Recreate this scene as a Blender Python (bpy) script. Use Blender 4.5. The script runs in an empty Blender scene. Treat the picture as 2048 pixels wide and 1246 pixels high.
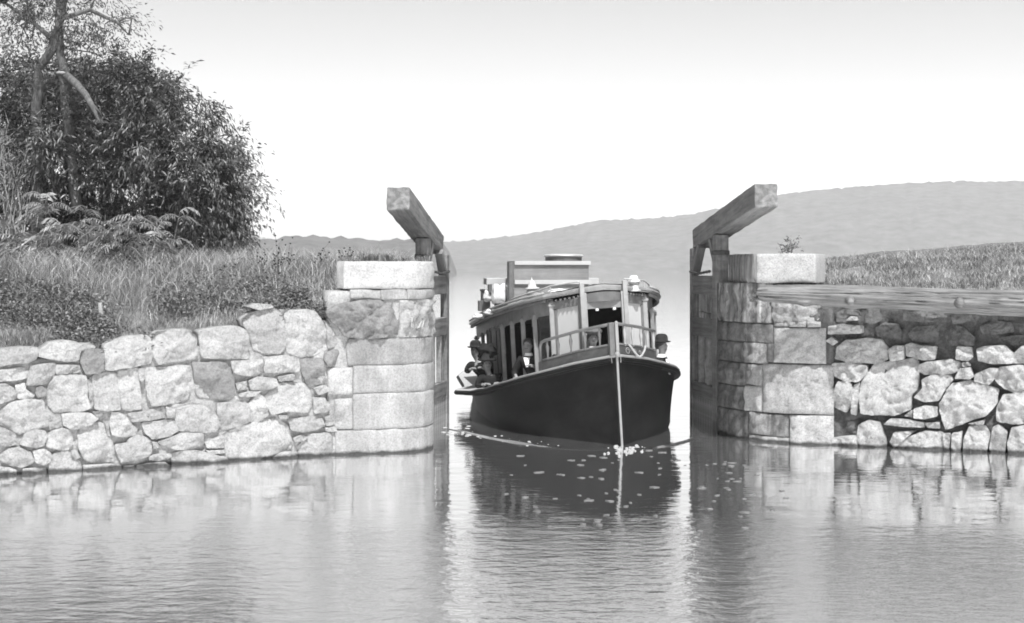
import bpy, bmesh, math, random
import numpy as np
from mathutils import Vector, Matrix, noise, Quaternion
R = math.radians
scene = bpy.context.scene
C = scene.collection

# ------------------------------------------------------------------ camera, sky, sun, exposure
EYE, F, HZ = 2.75, 2844.0, 537.0          # eye height (m), focal length and horizon row in photo pixels
cam = bpy.data.objects.new('camera', bpy.data.cameras.new('camera'))
C.objects.link(cam)
cam.location = (0, 0, EYE)
cam.rotation_euler = (R(90), 0, 0)
cam.data.lens = 50; cam.data.sensor_width = 36
cam.data.shift_y = -(623.0 - HZ) / 2048.0
cam.data.clip_start = 0.1; cam.data.clip_end = 6000
scene.camera = cam

SUN_EL, SUN_AZ = R(61), R(11)             # azimuth: from behind the camera towards its right
sdir = Vector((math.sin(SUN_AZ) * math.cos(SUN_EL), -math.cos(SUN_AZ) * math.cos(SUN_EL), math.sin(SUN_EL)))
world = bpy.data.worlds.new('World'); scene.world = world; world.use_nodes = True
wn, wl = world.node_tree.nodes, world.node_tree.links
bg = wn['Background']; bg.inputs['Strength'].default_value = 0.15
sky = wn.new('ShaderNodeTexSky'); sky.sky_type = 'NISHITA'; sky.sun_disc = False
sky.sun_elevation = SUN_EL
sky.sun_rotation = math.atan2(sdir.x, sdir.y)
sky.air_density = 1.0; sky.dust_density = 1.8; sky.ozone_density = 0.6
bw = wn.new('ShaderNodeSeparateColor')    # black-and-white film behind a red filter
wl.new(sky.outputs[0], bw.inputs[0]); wl.new(bw.outputs[0], bg.inputs['Color'])
sun = bpy.data.objects.new('sun', bpy.data.lights.new('sun', 'SUN'))
C.objects.link(sun)
sun.data.energy = 5.0; sun.data.angle = R(0.5); sun.data.color = (1, 1, 1)
sun.rotation_euler = sdir.to_track_quat('Z', 'Y').to_euler()
sun.location = (0, 0, 30)
vs = scene.view_settings
scene.display_settings.display_device = 'sRGB'
vs.view_transform = 'Standard'; vs.look = 'None'; vs.exposure = 0.8; vs.gamma = 1.0
scene.cycles.use_denoising = True
scene.cycles.filter_width = 1.8
scene.cycles.use_adaptive_sampling = True
scene.cycles.max_bounces = 8; scene.cycles.volume_bounces = 2
scene.cycles.transparent_max_bounces = 8
scene.cycles.sample_clamp_indirect = 4

rnd = random.Random(7)

# ------------------------------------------------------------------ helpers
def P(x, y, d):
    """photo pixel at distance d -> world point"""
    return Vector(((x - 1024) / F * d, d, EYE - (y - HZ) / F * d))

def tag(o, label=None, cat=None, group=None, kind=None):
    if label: o['label'] = label
    if cat: o['category'] = cat
    if group: o['group'] = group
    if kind: o['kind'] = kind
    return o

WM = {}
def empty(name, loc=(0, 0, 0), mat=None, **kw):
    o = bpy.data.objects.new(name, None); C.objects.link(o)
    m = mat if mat is not None else Matrix.Translation(Vector(loc))
    o.matrix_world = m; WM[o.name] = m.copy()
    o.empty_display_size = 0.2
    return tag(o, **kw)

def link(name, me, mat, parent=None, local=False, mw=None):
    o = bpy.data.objects.new(name, me); C.objects.link(o)
    if mat is not None and len(me.materials) == 0: me.materials.append(mat)
    m = mw if mw is not None else Matrix.Identity(4)
    if parent is not None:
        o.parent = parent
        if not local:
            o.matrix_parent_inverse = WM[parent.name].inverted()
            o.matrix_basis = m
            WM[o.name] = m.copy()
        else:
            o.matrix_basis = m
            WM[o.name] = WM[parent.name] @ m
    else:
        o.matrix_world = m; WM[o.name] = m.copy()
    return o

def mesh(name, verts, faces, smooth=True):
    me = bpy.data.meshes.new(name)
    me.from_pydata([tuple(v) for v in verts], [], faces)
    me.validate(); me.update()
    if smooth: me.shade_smooth()
    return me

def obj(name, verts, faces, mat, parent=None, smooth=True, local=False, mw=None):
    return link(name, mesh(name, verts, faces, smooth), mat, parent, local, mw)

def np_mesh(name, V, faces_per, mat, parent=None, smooth=False):
    """V: (n,k,3) array of islands, faces_per: list of index tuples within an island"""
    n, k, _ = V.shape
    me = bpy.data.meshes.new(name)
    me.vertices.add(n * k)
    me.vertices.foreach_set('co', V.reshape(-1).astype(np.float32))
    lens = np.array([len(f) for f in faces_per]); per = int(lens.sum())
    flat = np.concatenate([np.array(f) for f in faces_per])
    loops = (np.arange(n)[:, None] * k + flat[None, :]).reshape(-1)
    me.loops.add(n * per); me.loops.foreach_set('vertex_index', loops.astype(np.int32))
    tot = np.tile(lens, n); st = np.concatenate([[0], np.cumsum(tot)[:-1]])
    me.polygons.add(len(tot))
    me.polygons.foreach_set('loop_start', st.astype(np.int32))
    me.polygons.foreach_set('loop_total', tot.astype(np.int32))
    me.update(calc_edges=True); me.validate()
    if smooth: me.shade_smooth()
    return link(name, me, mat, parent)

class MB:
    """collects shapes for ONE mesh"""
    def __init__(s): s.v, s.f = [], []
    def add(s, v, f):
        o = len(s.v); s.v += [Vector(x) for x in v]; s.f += [tuple(i + o for i in q) for q in f]; return s
    def box(s, c, d, m=None):
        x, y, z = d[0] / 2, d[1] / 2, d[2] / 2
        v = [Vector((a * x, b * y, e * z)) for a in (-1, 1) for b in (-1, 1) for e in (-1, 1)]
        v = [((m @ q) if m else q) + Vector(c) for q in v]
        return s.add(v, [(0, 1, 3, 2), (4, 6, 7, 5), (0, 4, 5, 1), (2, 3, 7, 6), (0, 2, 6, 4), (1, 5, 7, 3)])
    def tube(s, pts, rad, n=8, caps=True):
        pts = [Vector(p) for p in pts]
        rads = rad if isinstance(rad, (list, tuple)) else [rad] * len(pts)
        ring, up = [], None
        for i, p in enumerate(pts):
            t = (pts[min(i + 1, len(pts) - 1)] - pts[max(i - 1, 0)]).normalized()
            if up is None:
                up = t.orthogonal().normalized()
            up = (up - t * up.dot(t)).normalized()
            b = t.cross(up)
            ring.append([p + (up * math.cos(2 * math.pi * k / n) + b * math.sin(2 * math.pi * k / n)) * rads[i] for k in range(n)])
        v = [q for r_ in ring for q in r_]; f = []
        for i in range(len(pts) - 1):
            for k in range(n):
                f.append((i * n + k, i * n + (k + 1) % n, (i + 1) * n + (k + 1) % n, (i + 1) * n + k))
        if caps:
            f.append(tuple(range(n - 1, -1, -1))); f.append(tuple((len(pts) - 1) * n + k for k in range(n)))
        return s.add(v, f)
    def lathe(s, c, prof, n=20, m=None):
        c = Vector(c); v, f = [], []
        for (r_, z) in prof:
            for k in range(n):
                q = Vector((r_ * math.cos(2 * math.pi * k / n), r_ * math.sin(2 * math.pi * k / n), z))
                v.append(((m @ q) if m else q) + c)
        for i in range(len(prof) - 1):
            for k in range(n):
                f.append((i * n + k, i * n + (k + 1) % n, (i + 1) * n + (k + 1) % n, (i + 1) * n + k))
        f.append(tuple(range(n - 1, -1, -1))); f.append(tuple((len(prof) - 1) * n + k for k in range(n)))
        return s.add(v, f)
    def strip(s, A, B):
        """quad strip between two polylines"""
        n = len(A); f = [(i, i + 1, n + i + 1, n + i) for i in range(n - 1)]
        return s.add(list(A) + list(B), f)
    def build(s, name, mat, parent=None, smooth=False, bevel=0, local=False, mw=None, autosm=False):
        me = mesh(name, s.v, s.f, smooth)
        if bevel:
            bm = bmesh.new(); bm.from_mesh(me)
            ed = [e for e in bm.edges if len(e.link_faces) == 2 and e.calc_face_angle(0) > 0.6]
            bmesh.ops.bevel(bm, geom=ed, offset=bevel, segments=2, affect='EDGES', profile=0.6)
            bm.to_mesh(me); bm.free()
        return link(name, me, mat, parent, local, mw)

def fbm(p, o=4): return noise.fractal(Vector(p), 0.9, 2.0, o)

# ------------------------------------------------------------------ materials (black-and-white film: neutral greys)
def g(v, a=1.0): return (v, v, v, a)
def material(name): 
    m = bpy.data.materials.new(name); m.use_nodes = True
    return m, m.node_tree.nodes, m.node_tree.links, m.node_tree.nodes['Principled BSDF']

def ramp(n, l, src, stops):
    r_ = n.new('ShaderNodeValToRGB'); e = r_.color_ramp.elements
    while len(e) < len(stops): e.new(0.5)
    for q, (p, c) in zip(e, stops): q.position = p; q.color = g(c)
    l.new(src, r_.inputs[0]); return r_.outputs[0]

def noise_tex(n, l, scale, detail=6, rough=0.6, vec=None, stretch=None, dist=0.0):
    t = n.new('ShaderNodeTexNoise'); t.inputs['Scale'].default_value = scale
    t.inputs['Detail'].default_value = detail; t.inputs['Roughness'].default_value = rough
    t.inputs['Distortion'].default_value = dist
    if vec is None:
        tc = n.new('ShaderNodeTexCoord'); vec = tc.outputs['Object']
    if stretch:
        mp = n.new('ShaderNodeMapping'); mp.inputs['Scale'].default_value = stretch
        l.new(vec, mp.inputs['Vector']); vec = mp.outputs[0]
    l.new(vec, t.inputs['Vector']); return t.outputs['Fac']

def mix(n, l, a, b, fac, mode='MIX'):
    m = n.new('ShaderNodeMix'); m.data_type = 'RGBA'; m.blend_type = mode
    for s, v in ((m.inputs[6], a), (m.inputs[7], b), (m.inputs[0], fac)):
        if hasattr(v, 'links') or hasattr(v, 'is_linked'): l.new(v, s)
        else: s.default_value = v
    return m.outputs[2]

def bump(n, l, bsdf, h, dist, strength=1.0):
    b = n.new('ShaderNodeBump'); b.inputs['Distance'].default_value = dist; b.inputs['Strength'].default_value = strength
    l.new(h, b.inputs['Height']); l.new(b.outputs[0], bsdf.inputs['Normal']); return b

def stone_mat(name, lo, hi, var=0.25, bd=0.02, sc=4.0, stain=0.0):
    m, n, l, b = material(name)
    f = noise_tex(n, l, sc, 8, 0.65)
    col = ramp(n, l, f, [(0.3, lo), (0.72, hi)])
    oi = n.new('ShaderNodeObjectInfo')
    rv = ramp(n, l, oi.outputs['Random'], [(0.0, 1 - var), (1.0, 1.0)])
    col = mix(n, l, col, rv, 1.0, 'MULTIPLY')
    f2 = noise_tex(n, l, 38, 5, 0.7)
    col = mix(n, l, col, ramp(n, l, f2, [(0.34, 0.58), (0.56, 1.0)]), 0.8, 'MULTIPLY')
    if stain:
        f3 = noise_tex(n, l, 2.6, 6, 0.7, stretch=(1.6, 1.6, 0.35))
        col = mix(n, l, col, ramp(n, l, f3, [(0.44, 0.25), (0.58, 1.0)]), stain, 'MULTIPLY')
    ge = n.new('ShaderNodeNewGeometry'); sp = n.new('ShaderNodeSeparateXYZ'); l.new(ge.outputs['Position'], sp.inputs[0])
    wv = n.new('ShaderNodeMath'); wv.operation = 'MULTIPLY_ADD'; l.new(noise_tex(n, l, 3.5, 4, 0.6), wv.inputs[0]); wv.inputs[1].default_value = -0.11; l.new(sp.outputs[2], wv.inputs[2])
    wr = n.new('ShaderNodeMapRange'); l.new(wv.outputs[0], wr.inputs['Value']); wr.inputs['From Min'].default_value = -0.03; wr.inputs['From Max'].default_value = 0.01
    wr.inputs['To Min'].default_value = 0.16; wr.inputs['To Max'].default_value = 1.0      # wet, weedy band at the waterline
    col = mix(n, l, col, wr.outputs[0], 1.0, 'MULTIPLY')
    l.new(col, b.inputs['Base Color']); b.inputs['Roughness'].default_value = 0.9
    b.inputs['Specular IOR Level'].default_value = 0.25
    h = noise_tex(n, l, 14, 10, 0.75)
    bump(n, l, b, h, bd)
    return m

def wood_mat(name, lo, hi, grain=9.0, axis=0, bd=0.012, rough=0.85, stain=0.0, st_=0.06, r0=0.3, r1=0.7):
    """grain runs along the object's own axis"""
    m, n, l, b = material(name)
    st = [1.0, 1.0, 1.0]; st[axis] = st_
    f = noise_tex(n, l, grain * 2, 8, 0.7, stretch=st, dist=0.4)
    col = ramp(n, l, f, [(r0, lo), (r1, hi)])
    f2 = noise_tex(n, l, 2.2, 5, 0.6)
    col = mix(n, l, col, ramp(n, l, f2, [(0.3, 0.6), (0.65, 1.0)]), 0.8, 'MULTIPLY')
    if stain:
        f3 = noise_tex(n, l, 5, 6, 0.7, stretch=(1.5, 1.5, 0.12))
        col = mix(n, l, col, ramp(n, l, f3, [(0.42, 0.35), (0.6, 1.3)]), stain, 'MULTIPLY')
    l.new(col, b.inputs['Base Color']); b.inputs['Roughness'].default_value = rough
    b.inputs['Specular IOR Level'].default_value = 0.25
    bump(n, l, b, f, bd)
    return m

def plain_mat(name, v, rough=0.6, spec=0.4, var=0.15, sc=9.0, bd=0.0):
    m, n, l, b = material(name)
    f = noise_tex(n, l, sc, 5, 0.6)
    l.new(ramp(n, l, f, [(0.3, v * (1 - var)), (0.7, v * (1 + var))]), b.inputs['Base Color'])
    b.inputs['Roughness'].default_value = rough; b.inputs['Specular IOR Level'].default_value = spec
    if bd: bump(n, l, b, noise_tex(n, l, sc * 5, 5, 0.6), bd)
    return m

def leaf_mat(name, lo, hi, rough=0.5, trans=0.12, spec=0.4):
    m, n, l, b = material(name)
    ge = n.new('ShaderNodeNewGeometry')
    col = ramp(n, l, ge.outputs['Random Per Island'], [(0.0, lo), (0.75, (lo + hi) / 2), (1.0, hi)])
    l.new(col, b.inputs['Base Color']); b.inputs['Roughness'].default_value = rough
    b.inputs['Specular IOR Level'].default_value = spec
    tr = n.new('ShaderNodeBsdfTranslucent'); l.new(col, tr.inputs['Color'])
    ms = n.new('ShaderNodeMixShader'); ms.inputs[0].default_value = trans
    out = n['Material Output']
    l.new(b.outputs[0], ms.inputs[1]); l.new(tr.outputs[0], ms.inputs[2]); l.new(ms.outputs[0], out.inputs['Surface'])
    return m

M = {}
M['stone'] = stone_mat('pale_fieldstone', 0.31, 0.43, 0.25, 0.05)
M['boulder'] = stone_mat('pitted_boulder', 0.37, 0.54, 0.15, 0.09, 6.0)
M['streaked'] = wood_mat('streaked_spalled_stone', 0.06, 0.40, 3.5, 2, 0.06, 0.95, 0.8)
M['damp_shade'] = stone_mat('damp_log_shade_stone', 0.08, 0.19, 0.2, 0.06, 5.0)  # damp stone, coloured darker still to paint in the log's shadow
M['stone_dark'] = stone_mat('grey_fieldstone', 0.17, 0.27, 0.2, 0.05)
M['mortar'] = stone_mat('lime_mortar', 0.26, 0.46, 0.0, 0.06, 7.0)
M['dark_fill'] = stone_mat('dark_wall_fill', 0.05, 0.16, 0.0, 0.08, 8.0)
M['ashlar'] = stone_mat('dressed_ashlar', 0.26, 0.37, 0.12, 0.03, 3.0, stain=0.28)
M['ashlar_grey'] = stone_mat('grey_ashlar', 0.20, 0.31, 0.1, 0.03, 3.0, stain=0.35)
M['coping'] = stone_mat('pale_coping', 0.32, 0.43, 0.05, 0.03, 2.5)
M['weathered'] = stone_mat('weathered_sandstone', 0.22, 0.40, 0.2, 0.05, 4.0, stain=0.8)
M['stained_shade'] = stone_mat('stained_shade_stone', 0.09, 0.22, 0.25, 0.05, 4.0, stain=0.6)  # stained stone, base darkened to stand in for shade on the gate side
M['rough_grey'] = stone_mat('rough_grey_block', 0.15, 0.27, 0.1, 0.06, 5.0)
M['sandstone'] = stone_mat('worn_sandstone', 0.27, 0.46, 0.15, 0.06, 5.0)
M['beam'] = wood_mat('weathered_timber', 0.07, 0.22, 7, 0, 0.02)
M['beam_end'] = wood_mat('grey_timber', 0.08, 0.24, 7, 0, 0.02, stain=0.4)
M['plank'] = wood_mat('sunlit_plank', 0.14, 0.34, 7, 0, 0.02, stain=0.4)  # lighter than the other gate timber: sunlight put into the colour
M['log'] = wood_mat('barkless_log', 0.07, 0.22, 12, 0, 0.03, st_=0.05, r0=0.3, r1=0.66)
M['iron'] = plain_mat('rusty_iron', 0.05, 0.7, 0.4, 0.4, 20, 0.004)
M['grass'] = leaf_mat('dry_grass', 0.07, 0.38, 0.7, 0.25, 0.2)
M['grass_pale'] = leaf_mat('pale_grass', 0.18, 0.62, 0.7, 0.25, 0.2)
M['weed'] = leaf_mat('weed_leaves', 0.05, 0.22, 0.6, 0.15, 0.3)
M['leaf_dark'] = leaf_mat('glossy_leaves', 0.012, 0.10, 0.42, 0.1, 0.5)
M['leaf_mid'] = leaf_mat('mid_leaves', 0.03, 0.12, 0.5, 0.15, 0.35)
M['leaf_pale'] = leaf_mat('pale_leaves', 0.12, 0.30, 0.6, 0.2, 0.3)
M['sumac'] = leaf_mat('sumac_leaves', 0.14, 0.36, 0.5, 0.15, 0.4)
M['bark'] = wood_mat('pale_bark', 0.04, 0.17, 6, 2, 0.05, 0.95, st_=0.2)
M['bark_dark'] = plain_mat('dark_bark', 0.06, 0.9, 0.2, 0.4, 12, 0.02)
M['twig'] = plain_mat('dry_twigs', 0.26, 0.9, 0.2, 0.3, 12)
M['soil'] = plain_mat('grassy_soil', 0.11, 0.95, 0.1, 0.5, 3, 0.03)
M['forest'] = plain_mat('far_forest', 0.05, 1.0, 0.0, 0.5, 0.1)
M['hull'] = wood_mat('black_hull_paint', 0.003, 0.014, 1.6, 1, 0.004, 0.5)
M['board'] = wood_mat('varnished_board', 0.035, 0.07, 9, 1, 0.003, 0.5)
M['varnish'] = plain_mat('varnished_cabin_wood', 0.17, 0.5, 0.4, 0.22, 7, 0.002)
M['varnish_dark'] = plain_mat('dark_cabin_wood', 0.085, 0.5, 0.4, 0.22, 7, 0.002)  # rear wall added to block light through the cabin
M['trim'] = plain_mat('grey_trim_paint', 0.23, 0.55, 0.4, 0.12, 9)
M['frame'] = plain_mat('cabin_frame_paint', 0.13, 0.55, 0.4, 0.15, 9)
M['pale_trim'] = plain_mat('pale_trim_paint', 0.17, 0.55, 0.4, 0.12, 9)
M['curtain'] = plain_mat('drawn_blind', 0.38, 0.8, 0.2, 0.05, 3)
M['deck'] = plain_mat('scrubbed_deck', 0.27, 0.8, 0.2, 0.15, 6, 0.003)
M['inside_shade'] = plain_mat('painted_cabin_shade', 0.012, 0.9, 0.1, 0.3, 5)  # near-black colour stands in for the shade inside the cabin
M['roof'] = plain_mat('roof_canvas', 0.45, 0.9, 0.1, 0.12, 5, 0.004)
M['canvas'] = plain_mat('white_canvas', 0.52, 0.9, 0.1, 0.06, 6, 0.01)
M['crate'] = wood_mat('grey_crate_board', 0.14, 0.25, 6, 0, 0.004)
M['crate_trim'] = plain_mat('white_batten', 0.34, 0.7, 0.2, 0.06, 8)
M['metal'] = plain_mat('dull_metal', 0.30, 0.4, 0.6, 0.3, 9)
M['black_cloth'] = plain_mat('black_cloth', 0.016, 0.9, 0.1, 0.3, 14, 0.004)
M['grey_cloth'] = plain_mat('grey_cloth', 0.20, 0.9, 0.1, 0.15, 14, 0.004)
M['white_cloth'] = plain_mat('white_cloth', 0.70, 0.9, 0.1, 0.06, 14)
M['soft_felt'] = plain_mat('soft_felt', 0.09, 0.9, 0.1, 0.2, 14)
M['felt'] = plain_mat('dark_felt', 0.02, 0.85, 0.2, 0.2, 14)
M['skin'] = plain_mat('skin', 0.19, 0.6, 0.3, 0.06, 14)
M['hair'] = plain_mat('dark_hair', 0.03, 0.6, 0.3, 0.3, 30)
M['rope'] = plain_mat('pale_rope', 0.24, 0.9, 0.1, 0.2, 40, 0.004)
M['rope_dark'] = plain_mat('tarred_rope', 0.05, 0.9, 0.1, 0.3, 40, 0.004)
M['leaf_float'] = plain_mat('floating_leaf', 0.15, 0.7, 0.3, 0.2, 30)
M['foam'] = plain_mat('foam', 0.24, 0.9, 0.2, 0.1, 30)
for k_ in ('hull', 'inside_shade', 'black_cloth', 'felt', 'iron'): M[k_].node_tree.nodes['Principled BSDF'].inputs['Specular IOR Level'].default_value = 0.07
m, n, l, b = material('window_glass')
b.inputs['Base Color'].default_value = g(0.03); b.inputs['Roughness'].default_value = 0.06
b.inputs['Specular IOR Level'].default_value = 0.8; M['glass'] = m

# water: dark, murky, mirror-like at this low angle; calm near the lock, ruffled by a breeze nearer the camera
def water_mat():
    m, n, l, b = material('canal_water')
    geo = n.new('ShaderNodeNewGeometry'); pos = geo.outputs['Position']
    sep = n.new('ShaderNodeSeparateXYZ'); l.new(pos, sep.inputs[0])
    def math_(op, a, b_=None, c=None):
        q = n.new('ShaderNodeMath'); q.operation = op
        for i, v in enumerate((a, b_, c)):
            if v is None: continue
            if hasattr(v, 'is_linked'): l.new(v, q.inputs[i])
            else: q.inputs[i].default_value = v
        return q.outputs[0]
    big = noise_tex(n, l, 0.35, 3, 0.5, vec=pos, stretch=(0.35, 1.0, 1.0))
    wob = math_('MULTIPLY_ADD', big, 4.0, -2.0)
    yy = math_('ADD', sep.outputs[1], wob)
    mr = n.new('ShaderNodeMapRange'); mr.interpolation_type = 'SMOOTHSTEP'
    l.new(yy, mr.inputs['Value'])
    mr.inputs['From Min'].default_value = 16.0; mr.inputs['From Max'].default_value = 14.2
    mr.inputs['To Min'].default_value = 0.0; mr.inputs['To Max'].default_value = 1.0
    fa = n.new('ShaderNodeMapRange'); fa.interpolation_type = 'SMOOTHSTEP'; l.new(sep.outputs[1], fa.inputs['Value'])
    fa.inputs['From Min'].default_value = 34.0; fa.inputs['From Max'].default_value = 70.0
    breeze = math_('MAXIMUM', mr.outputs[0], math_('MULTIPLY', fa.outputs[0], 0.16))      # the open lake beyond the lock is ruffled too
    f1 = noise_tex(n, l, 5.0, 4, 0.55, vec=pos, stretch=(0.55, 1.0, 1.0), dist=0.3)
    f2 = noise_tex(n, l, 11.0, 3, 0.5, vec=pos, stretch=(0.6, 1.0, 1.0))
    f3 = noise_tex(n, l, 1.6, 2, 0.5, vec=pos, stretch=(0.5, 1.0, 1.0))
    calm = math_('ADD', math_('MULTIPLY', f1, 0.0042), math_('MULTIPLY', f3, 0.008))
    ruff = math_('ADD', math_('MULTIPLY', f2, 0.0075), math_('MULTIPLY', f1, 0.009))
    h = math_('ADD', calm, math_('MULTIPLY', ruff, breeze))
    bp = n.new('ShaderNodeBump'); bp.inputs['Distance'].default_value = 1.0; bp.inputs['Strength'].default_value = 1.0
    l.new(h, bp.inputs['Height'])
    n.remove(b)
    df = n.new('ShaderNodeBsdfDiffuse'); df.inputs['Color'].default_value = g(0.2)
    gl = n.new('ShaderNodeBsdfGlossy'); l.new(math_('MULTIPLY_ADD', breeze, 0.10, 0.03), gl.inputs['Roughness']); gl.inputs['Color'].default_value = g(0.97)
    for q in (df, gl): l.new(bp.outputs[0], q.inputs['Normal'])
    ms = n.new('ShaderNodeMixShader'); ms.inputs[0].default_value = 0.93
    l.new(df.outputs[0], ms.inputs[1]); l.new(gl.outputs[0], ms.inputs[2])
    l.new(ms.outputs[0], n['Material Output'].inputs['Surface'])
    return m
M['water'] = water_mat()

# ------------------------------------------------------------------ ground, water, hills, haze
tag(obj('lake_bed', [(-1400, -20, -1.6), (1400, -20, -1.6), (1400, 1300, -1.6), (-1400, 1300, -1.6)], [(0, 1, 2, 3)], M['soil']), kind='structure')
tag(obj('water', [(-1380, -18, 0), (1380, -18, 0), (1380, 1280, 0), (-1380, 1280, 0)], [(0, 1, 2, 3)], M['water']), kind='structure')

def hill(name, prof, d0, d1, bumps, label_unused=None):
    xs = np.arange(prof[0][0], prof[-1][0] + 1, 7)
    px, py = zip(*prof); V, Fc = [], []
    rows = 10; nx = len(xs)
    for j in range(rows + 3):
        t = min(j / rows, 1.0)
        for x in xs:
            d = d0 + (d1 - d0) * t + max(0, j - rows) * 40
            y = np.interp(x, px, py)
            z_r = EYE + (HZ - y) / F * d1
            X = (x - 1024) / F * d
            e = t ** 0.8
            if j > rows: e = 1 - 0.25 * (j - rows)
            nz = noise.noise(Vector((X * 0.03, d * 0.03, 3.1))) * bumps * .5 + noise.noise(Vector((X * 0.24, d * 0.05, 1.1))) * bumps * 0.9
            z = -1.0 + (z_r + 1.0) * e + nz * min(1, t * 3)
            V.append((X, d, z))
    for j in range(rows + 2):
        for i in range(nx - 1):
            a = j * nx + i; Fc.append((a, a + 1, a + nx + 1, a + nx))
    return tag(obj(name, V, Fc, M['forest']), kind='structure')
hill('hills', [(-900, 480), (300, 484), (890, 484), (960, 479), (1040, 470), (1100, 459), (1200, 441), (1340, 434), (1400, 424), (1560, 388), (1650, 378), (1760, 370), (1900, 362), (2048, 362), (2500, 350), (3000, 380)], 880, 1160, 1.8)
hill('hills', [(-900, 466), (300, 470), (470, 475), (540, 477), (600, 470), (690, 476), (760, 481), (830, 477), (880, 483), (898, 500), (915, 546)], 520, 640, 1.4)

hz = MB().box((0, 640, 39), (2790, 1300, 83.4)).build('haze', None)
hz.data.materials.clear()
mh = bpy.data.materials.new('haze_air'); mh.use_nodes = True
mh.node_tree.nodes.remove(mh.node_tree.nodes['Principled BSDF'])
pv = mh.node_tree.nodes.new('ShaderNodeVolumePrincipled')
pv.inputs['Color'].default_value = g(0.97); pv.inputs['Density'].default_value = 0.00025; pv.inputs['Anisotropy'].default_value = 0.0
mh.node_tree.links.new(pv.outputs[0], mh.node_tree.nodes['Material Output'].inputs['Volume'])
hz.data.materials.append(mh); tag(hz, kind='stuff')

# ------------------------------------------------------------------ masonry
class Path:
    """vertical masonry face over a plan polyline; u = distance along it, normal towards the camera side"""
    def __init__(s, pts):
        s.p = [Vector((a, b)) for a, b in pts]; s.u = [0.0]
        for i in range(1, len(s.p)): s.u.append(s.u[-1] + (s.p[i] - s.p[i - 1]).length)
        s.nrm = []
        for i in range(len(s.p)):
            t = (s.p[min(i + 1, len(s.p) - 1)] - s.p[max(i - 1, 0)]).normalized()
            s.nrm.append(Vector((t.y, -t.x)))
    def at(s, u, h=0.0):
        i = 0
        while i < len(s.u) - 2 and u > s.u[i + 1]: i += 1
        t = (u - s.u[i]) / (s.u[i + 1] - s.u[i])
        q = s.p[i] + (s.p[i + 1] - s.p[i]) * t
        tc = min(max(t, 0), 1); nn = (s.nrm[i] * (1 - tc) + s.nrm[i + 1] * tc).normalized()
        return q + nn * h
    def hit(s, x, y):
        m_ = (x - 1024) / F; best = None
        for i in range(len(s.p) - 1):
            a, d = s.p[i], s.p[i + 1] - s.p[i]
            den = d.x - m_ * d.y
            if abs(den) < 1e-9: continue
            t = (m_ * a.y - a.x) / den
            lo = -1e9 if i == 0 else -1e-6; hi = 1e9 if i == len(s.p) - 2 else 1 + 1e-6
            if lo <= t <= hi:
                q = a + d * t
                if q.y > 5 and (best is None or q.y < best[1]): best = (s.u[i] + t * (s.u[i + 1] - s.u[i]), q.y)
        u, d = best
        return (u, EYE - (y - HZ) / F * d)

def resample(poly, n):
    p = [Vector(q) for q in poly]; L = [0]
    for i in range(len(p)): L.append(L[-1] + (p[(i + 1) % len(p)] - p[i]).length)
    out = []
    for k in range(n):
        s = L[-1] * k / n; i = 0
        while L[i + 1] < s: i += 1
        t = (s - L[i]) / max(L[i + 1] - L[i], 1e-9)
        out.append(p[i].lerp(p[(i + 1) % len(p)], t))
    return out

def chaikin(p, q=0.2):
    o = []
    for i in range(len(p)):
        a, b_ = p[i], p[(i + 1) % len(p)]
        o += [a.lerp(b_, q), a.lerp(b_, 1 - q)]
    return o

seed_n = [0]
def stone(path, poly, mat, parent, out=0.05, back=0.35, rough=1.0, name='stone', grow=0.0, inset=0.0):
    seed_n[0] += 1; sd = seed_n[0] * 3.7
    p = chaikin([Vector(q) for q in poly], 0.06)
    n = 72; p = resample(p, n)
    c = sum(p, Vector((0, 0))) / n
    area = abs(sum(p[i].x * p[(i + 1) % n].y - p[(i + 1) % n].x * p[i].y for i in range(n))) / 2
    size = math.sqrt(area)
    o = min(out, size * 0.28)
    q = []
    for v in p:
        d = v - c
        k = 1 + grow + 0.05 * noise.noise(Vector((v.x * 5, v.y * 5, sd))) + 0.035 * noise.noise(Vector((v.x * 16, v.y * 16, sd)))
        q.append(c + d * k)
    rings = [(1.0, -back), (1.0, -0.035), (0.996, 0.65), (0.98, 0.9), (0.955, 0.98), (0.92, 1), (0.87, 1), (0.81, 1), (0.74, 1), (0.67, 1), (0.59, 1), (0.51, 1), (0.42, 1), (0.33, 1), (0.24, 1), (0.15, 1), (0.07, 1)]
    # broad split faces: a few tilted planes, like broken stone
    rr = random.Random(sd)
    planes = [(rr.uniform(-.32, .32), rr.uniform(-.30, .34), rr.uniform(0.65, 1.2)) for _ in range(5)]
    V = []
    for k, (s, h) in enumerate(rings):
        for v in q:
            w = c + (v - c) * s
            if k == 0: hh = h
            elif k == 1: hh = h
            else:
                pl = min(a * (w.x - c.x) + b_ * (w.y - c.y) + e * o for a, b_, e in planes)
                hh = min(h * o, pl)
                hh += rough * (0.034 * fbm((w.x * 3.2, w.y * 3.2, sd), 5) * min(1, h + .2) + 0.016 * fbm((w.x * 11, w.y * 11, sd + 5), 4) + 0.020 * abs(noise.noise(Vector((w.x * 6, w.y * 6, sd + 9)))))
            a = path.at(w.x, hh - inset); V.append((a.x, a.y, w.y))
    nr = len(rings); Fc = []
    for k in range(nr - 1):
        for i in range(n):
            Fc.append((k * n + i, k * n + (i + 1) % n, (k + 1) * n + (i + 1) % n, (k + 1) * n + i))
    a = path.at(c.x, o * 0.95 - inset); V.append((a.x, a.y, c.y)); ci = len(V) - 1
    for i in range(n): Fc.append(((nr - 1) * n + i, (nr - 1) * n + (i + 1) % n, ci))
    Fc.append(tuple(range(n - 1, -1, -1)))
    me = mesh(name, V, Fc)
    return link(name, me, mat, parent)

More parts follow.
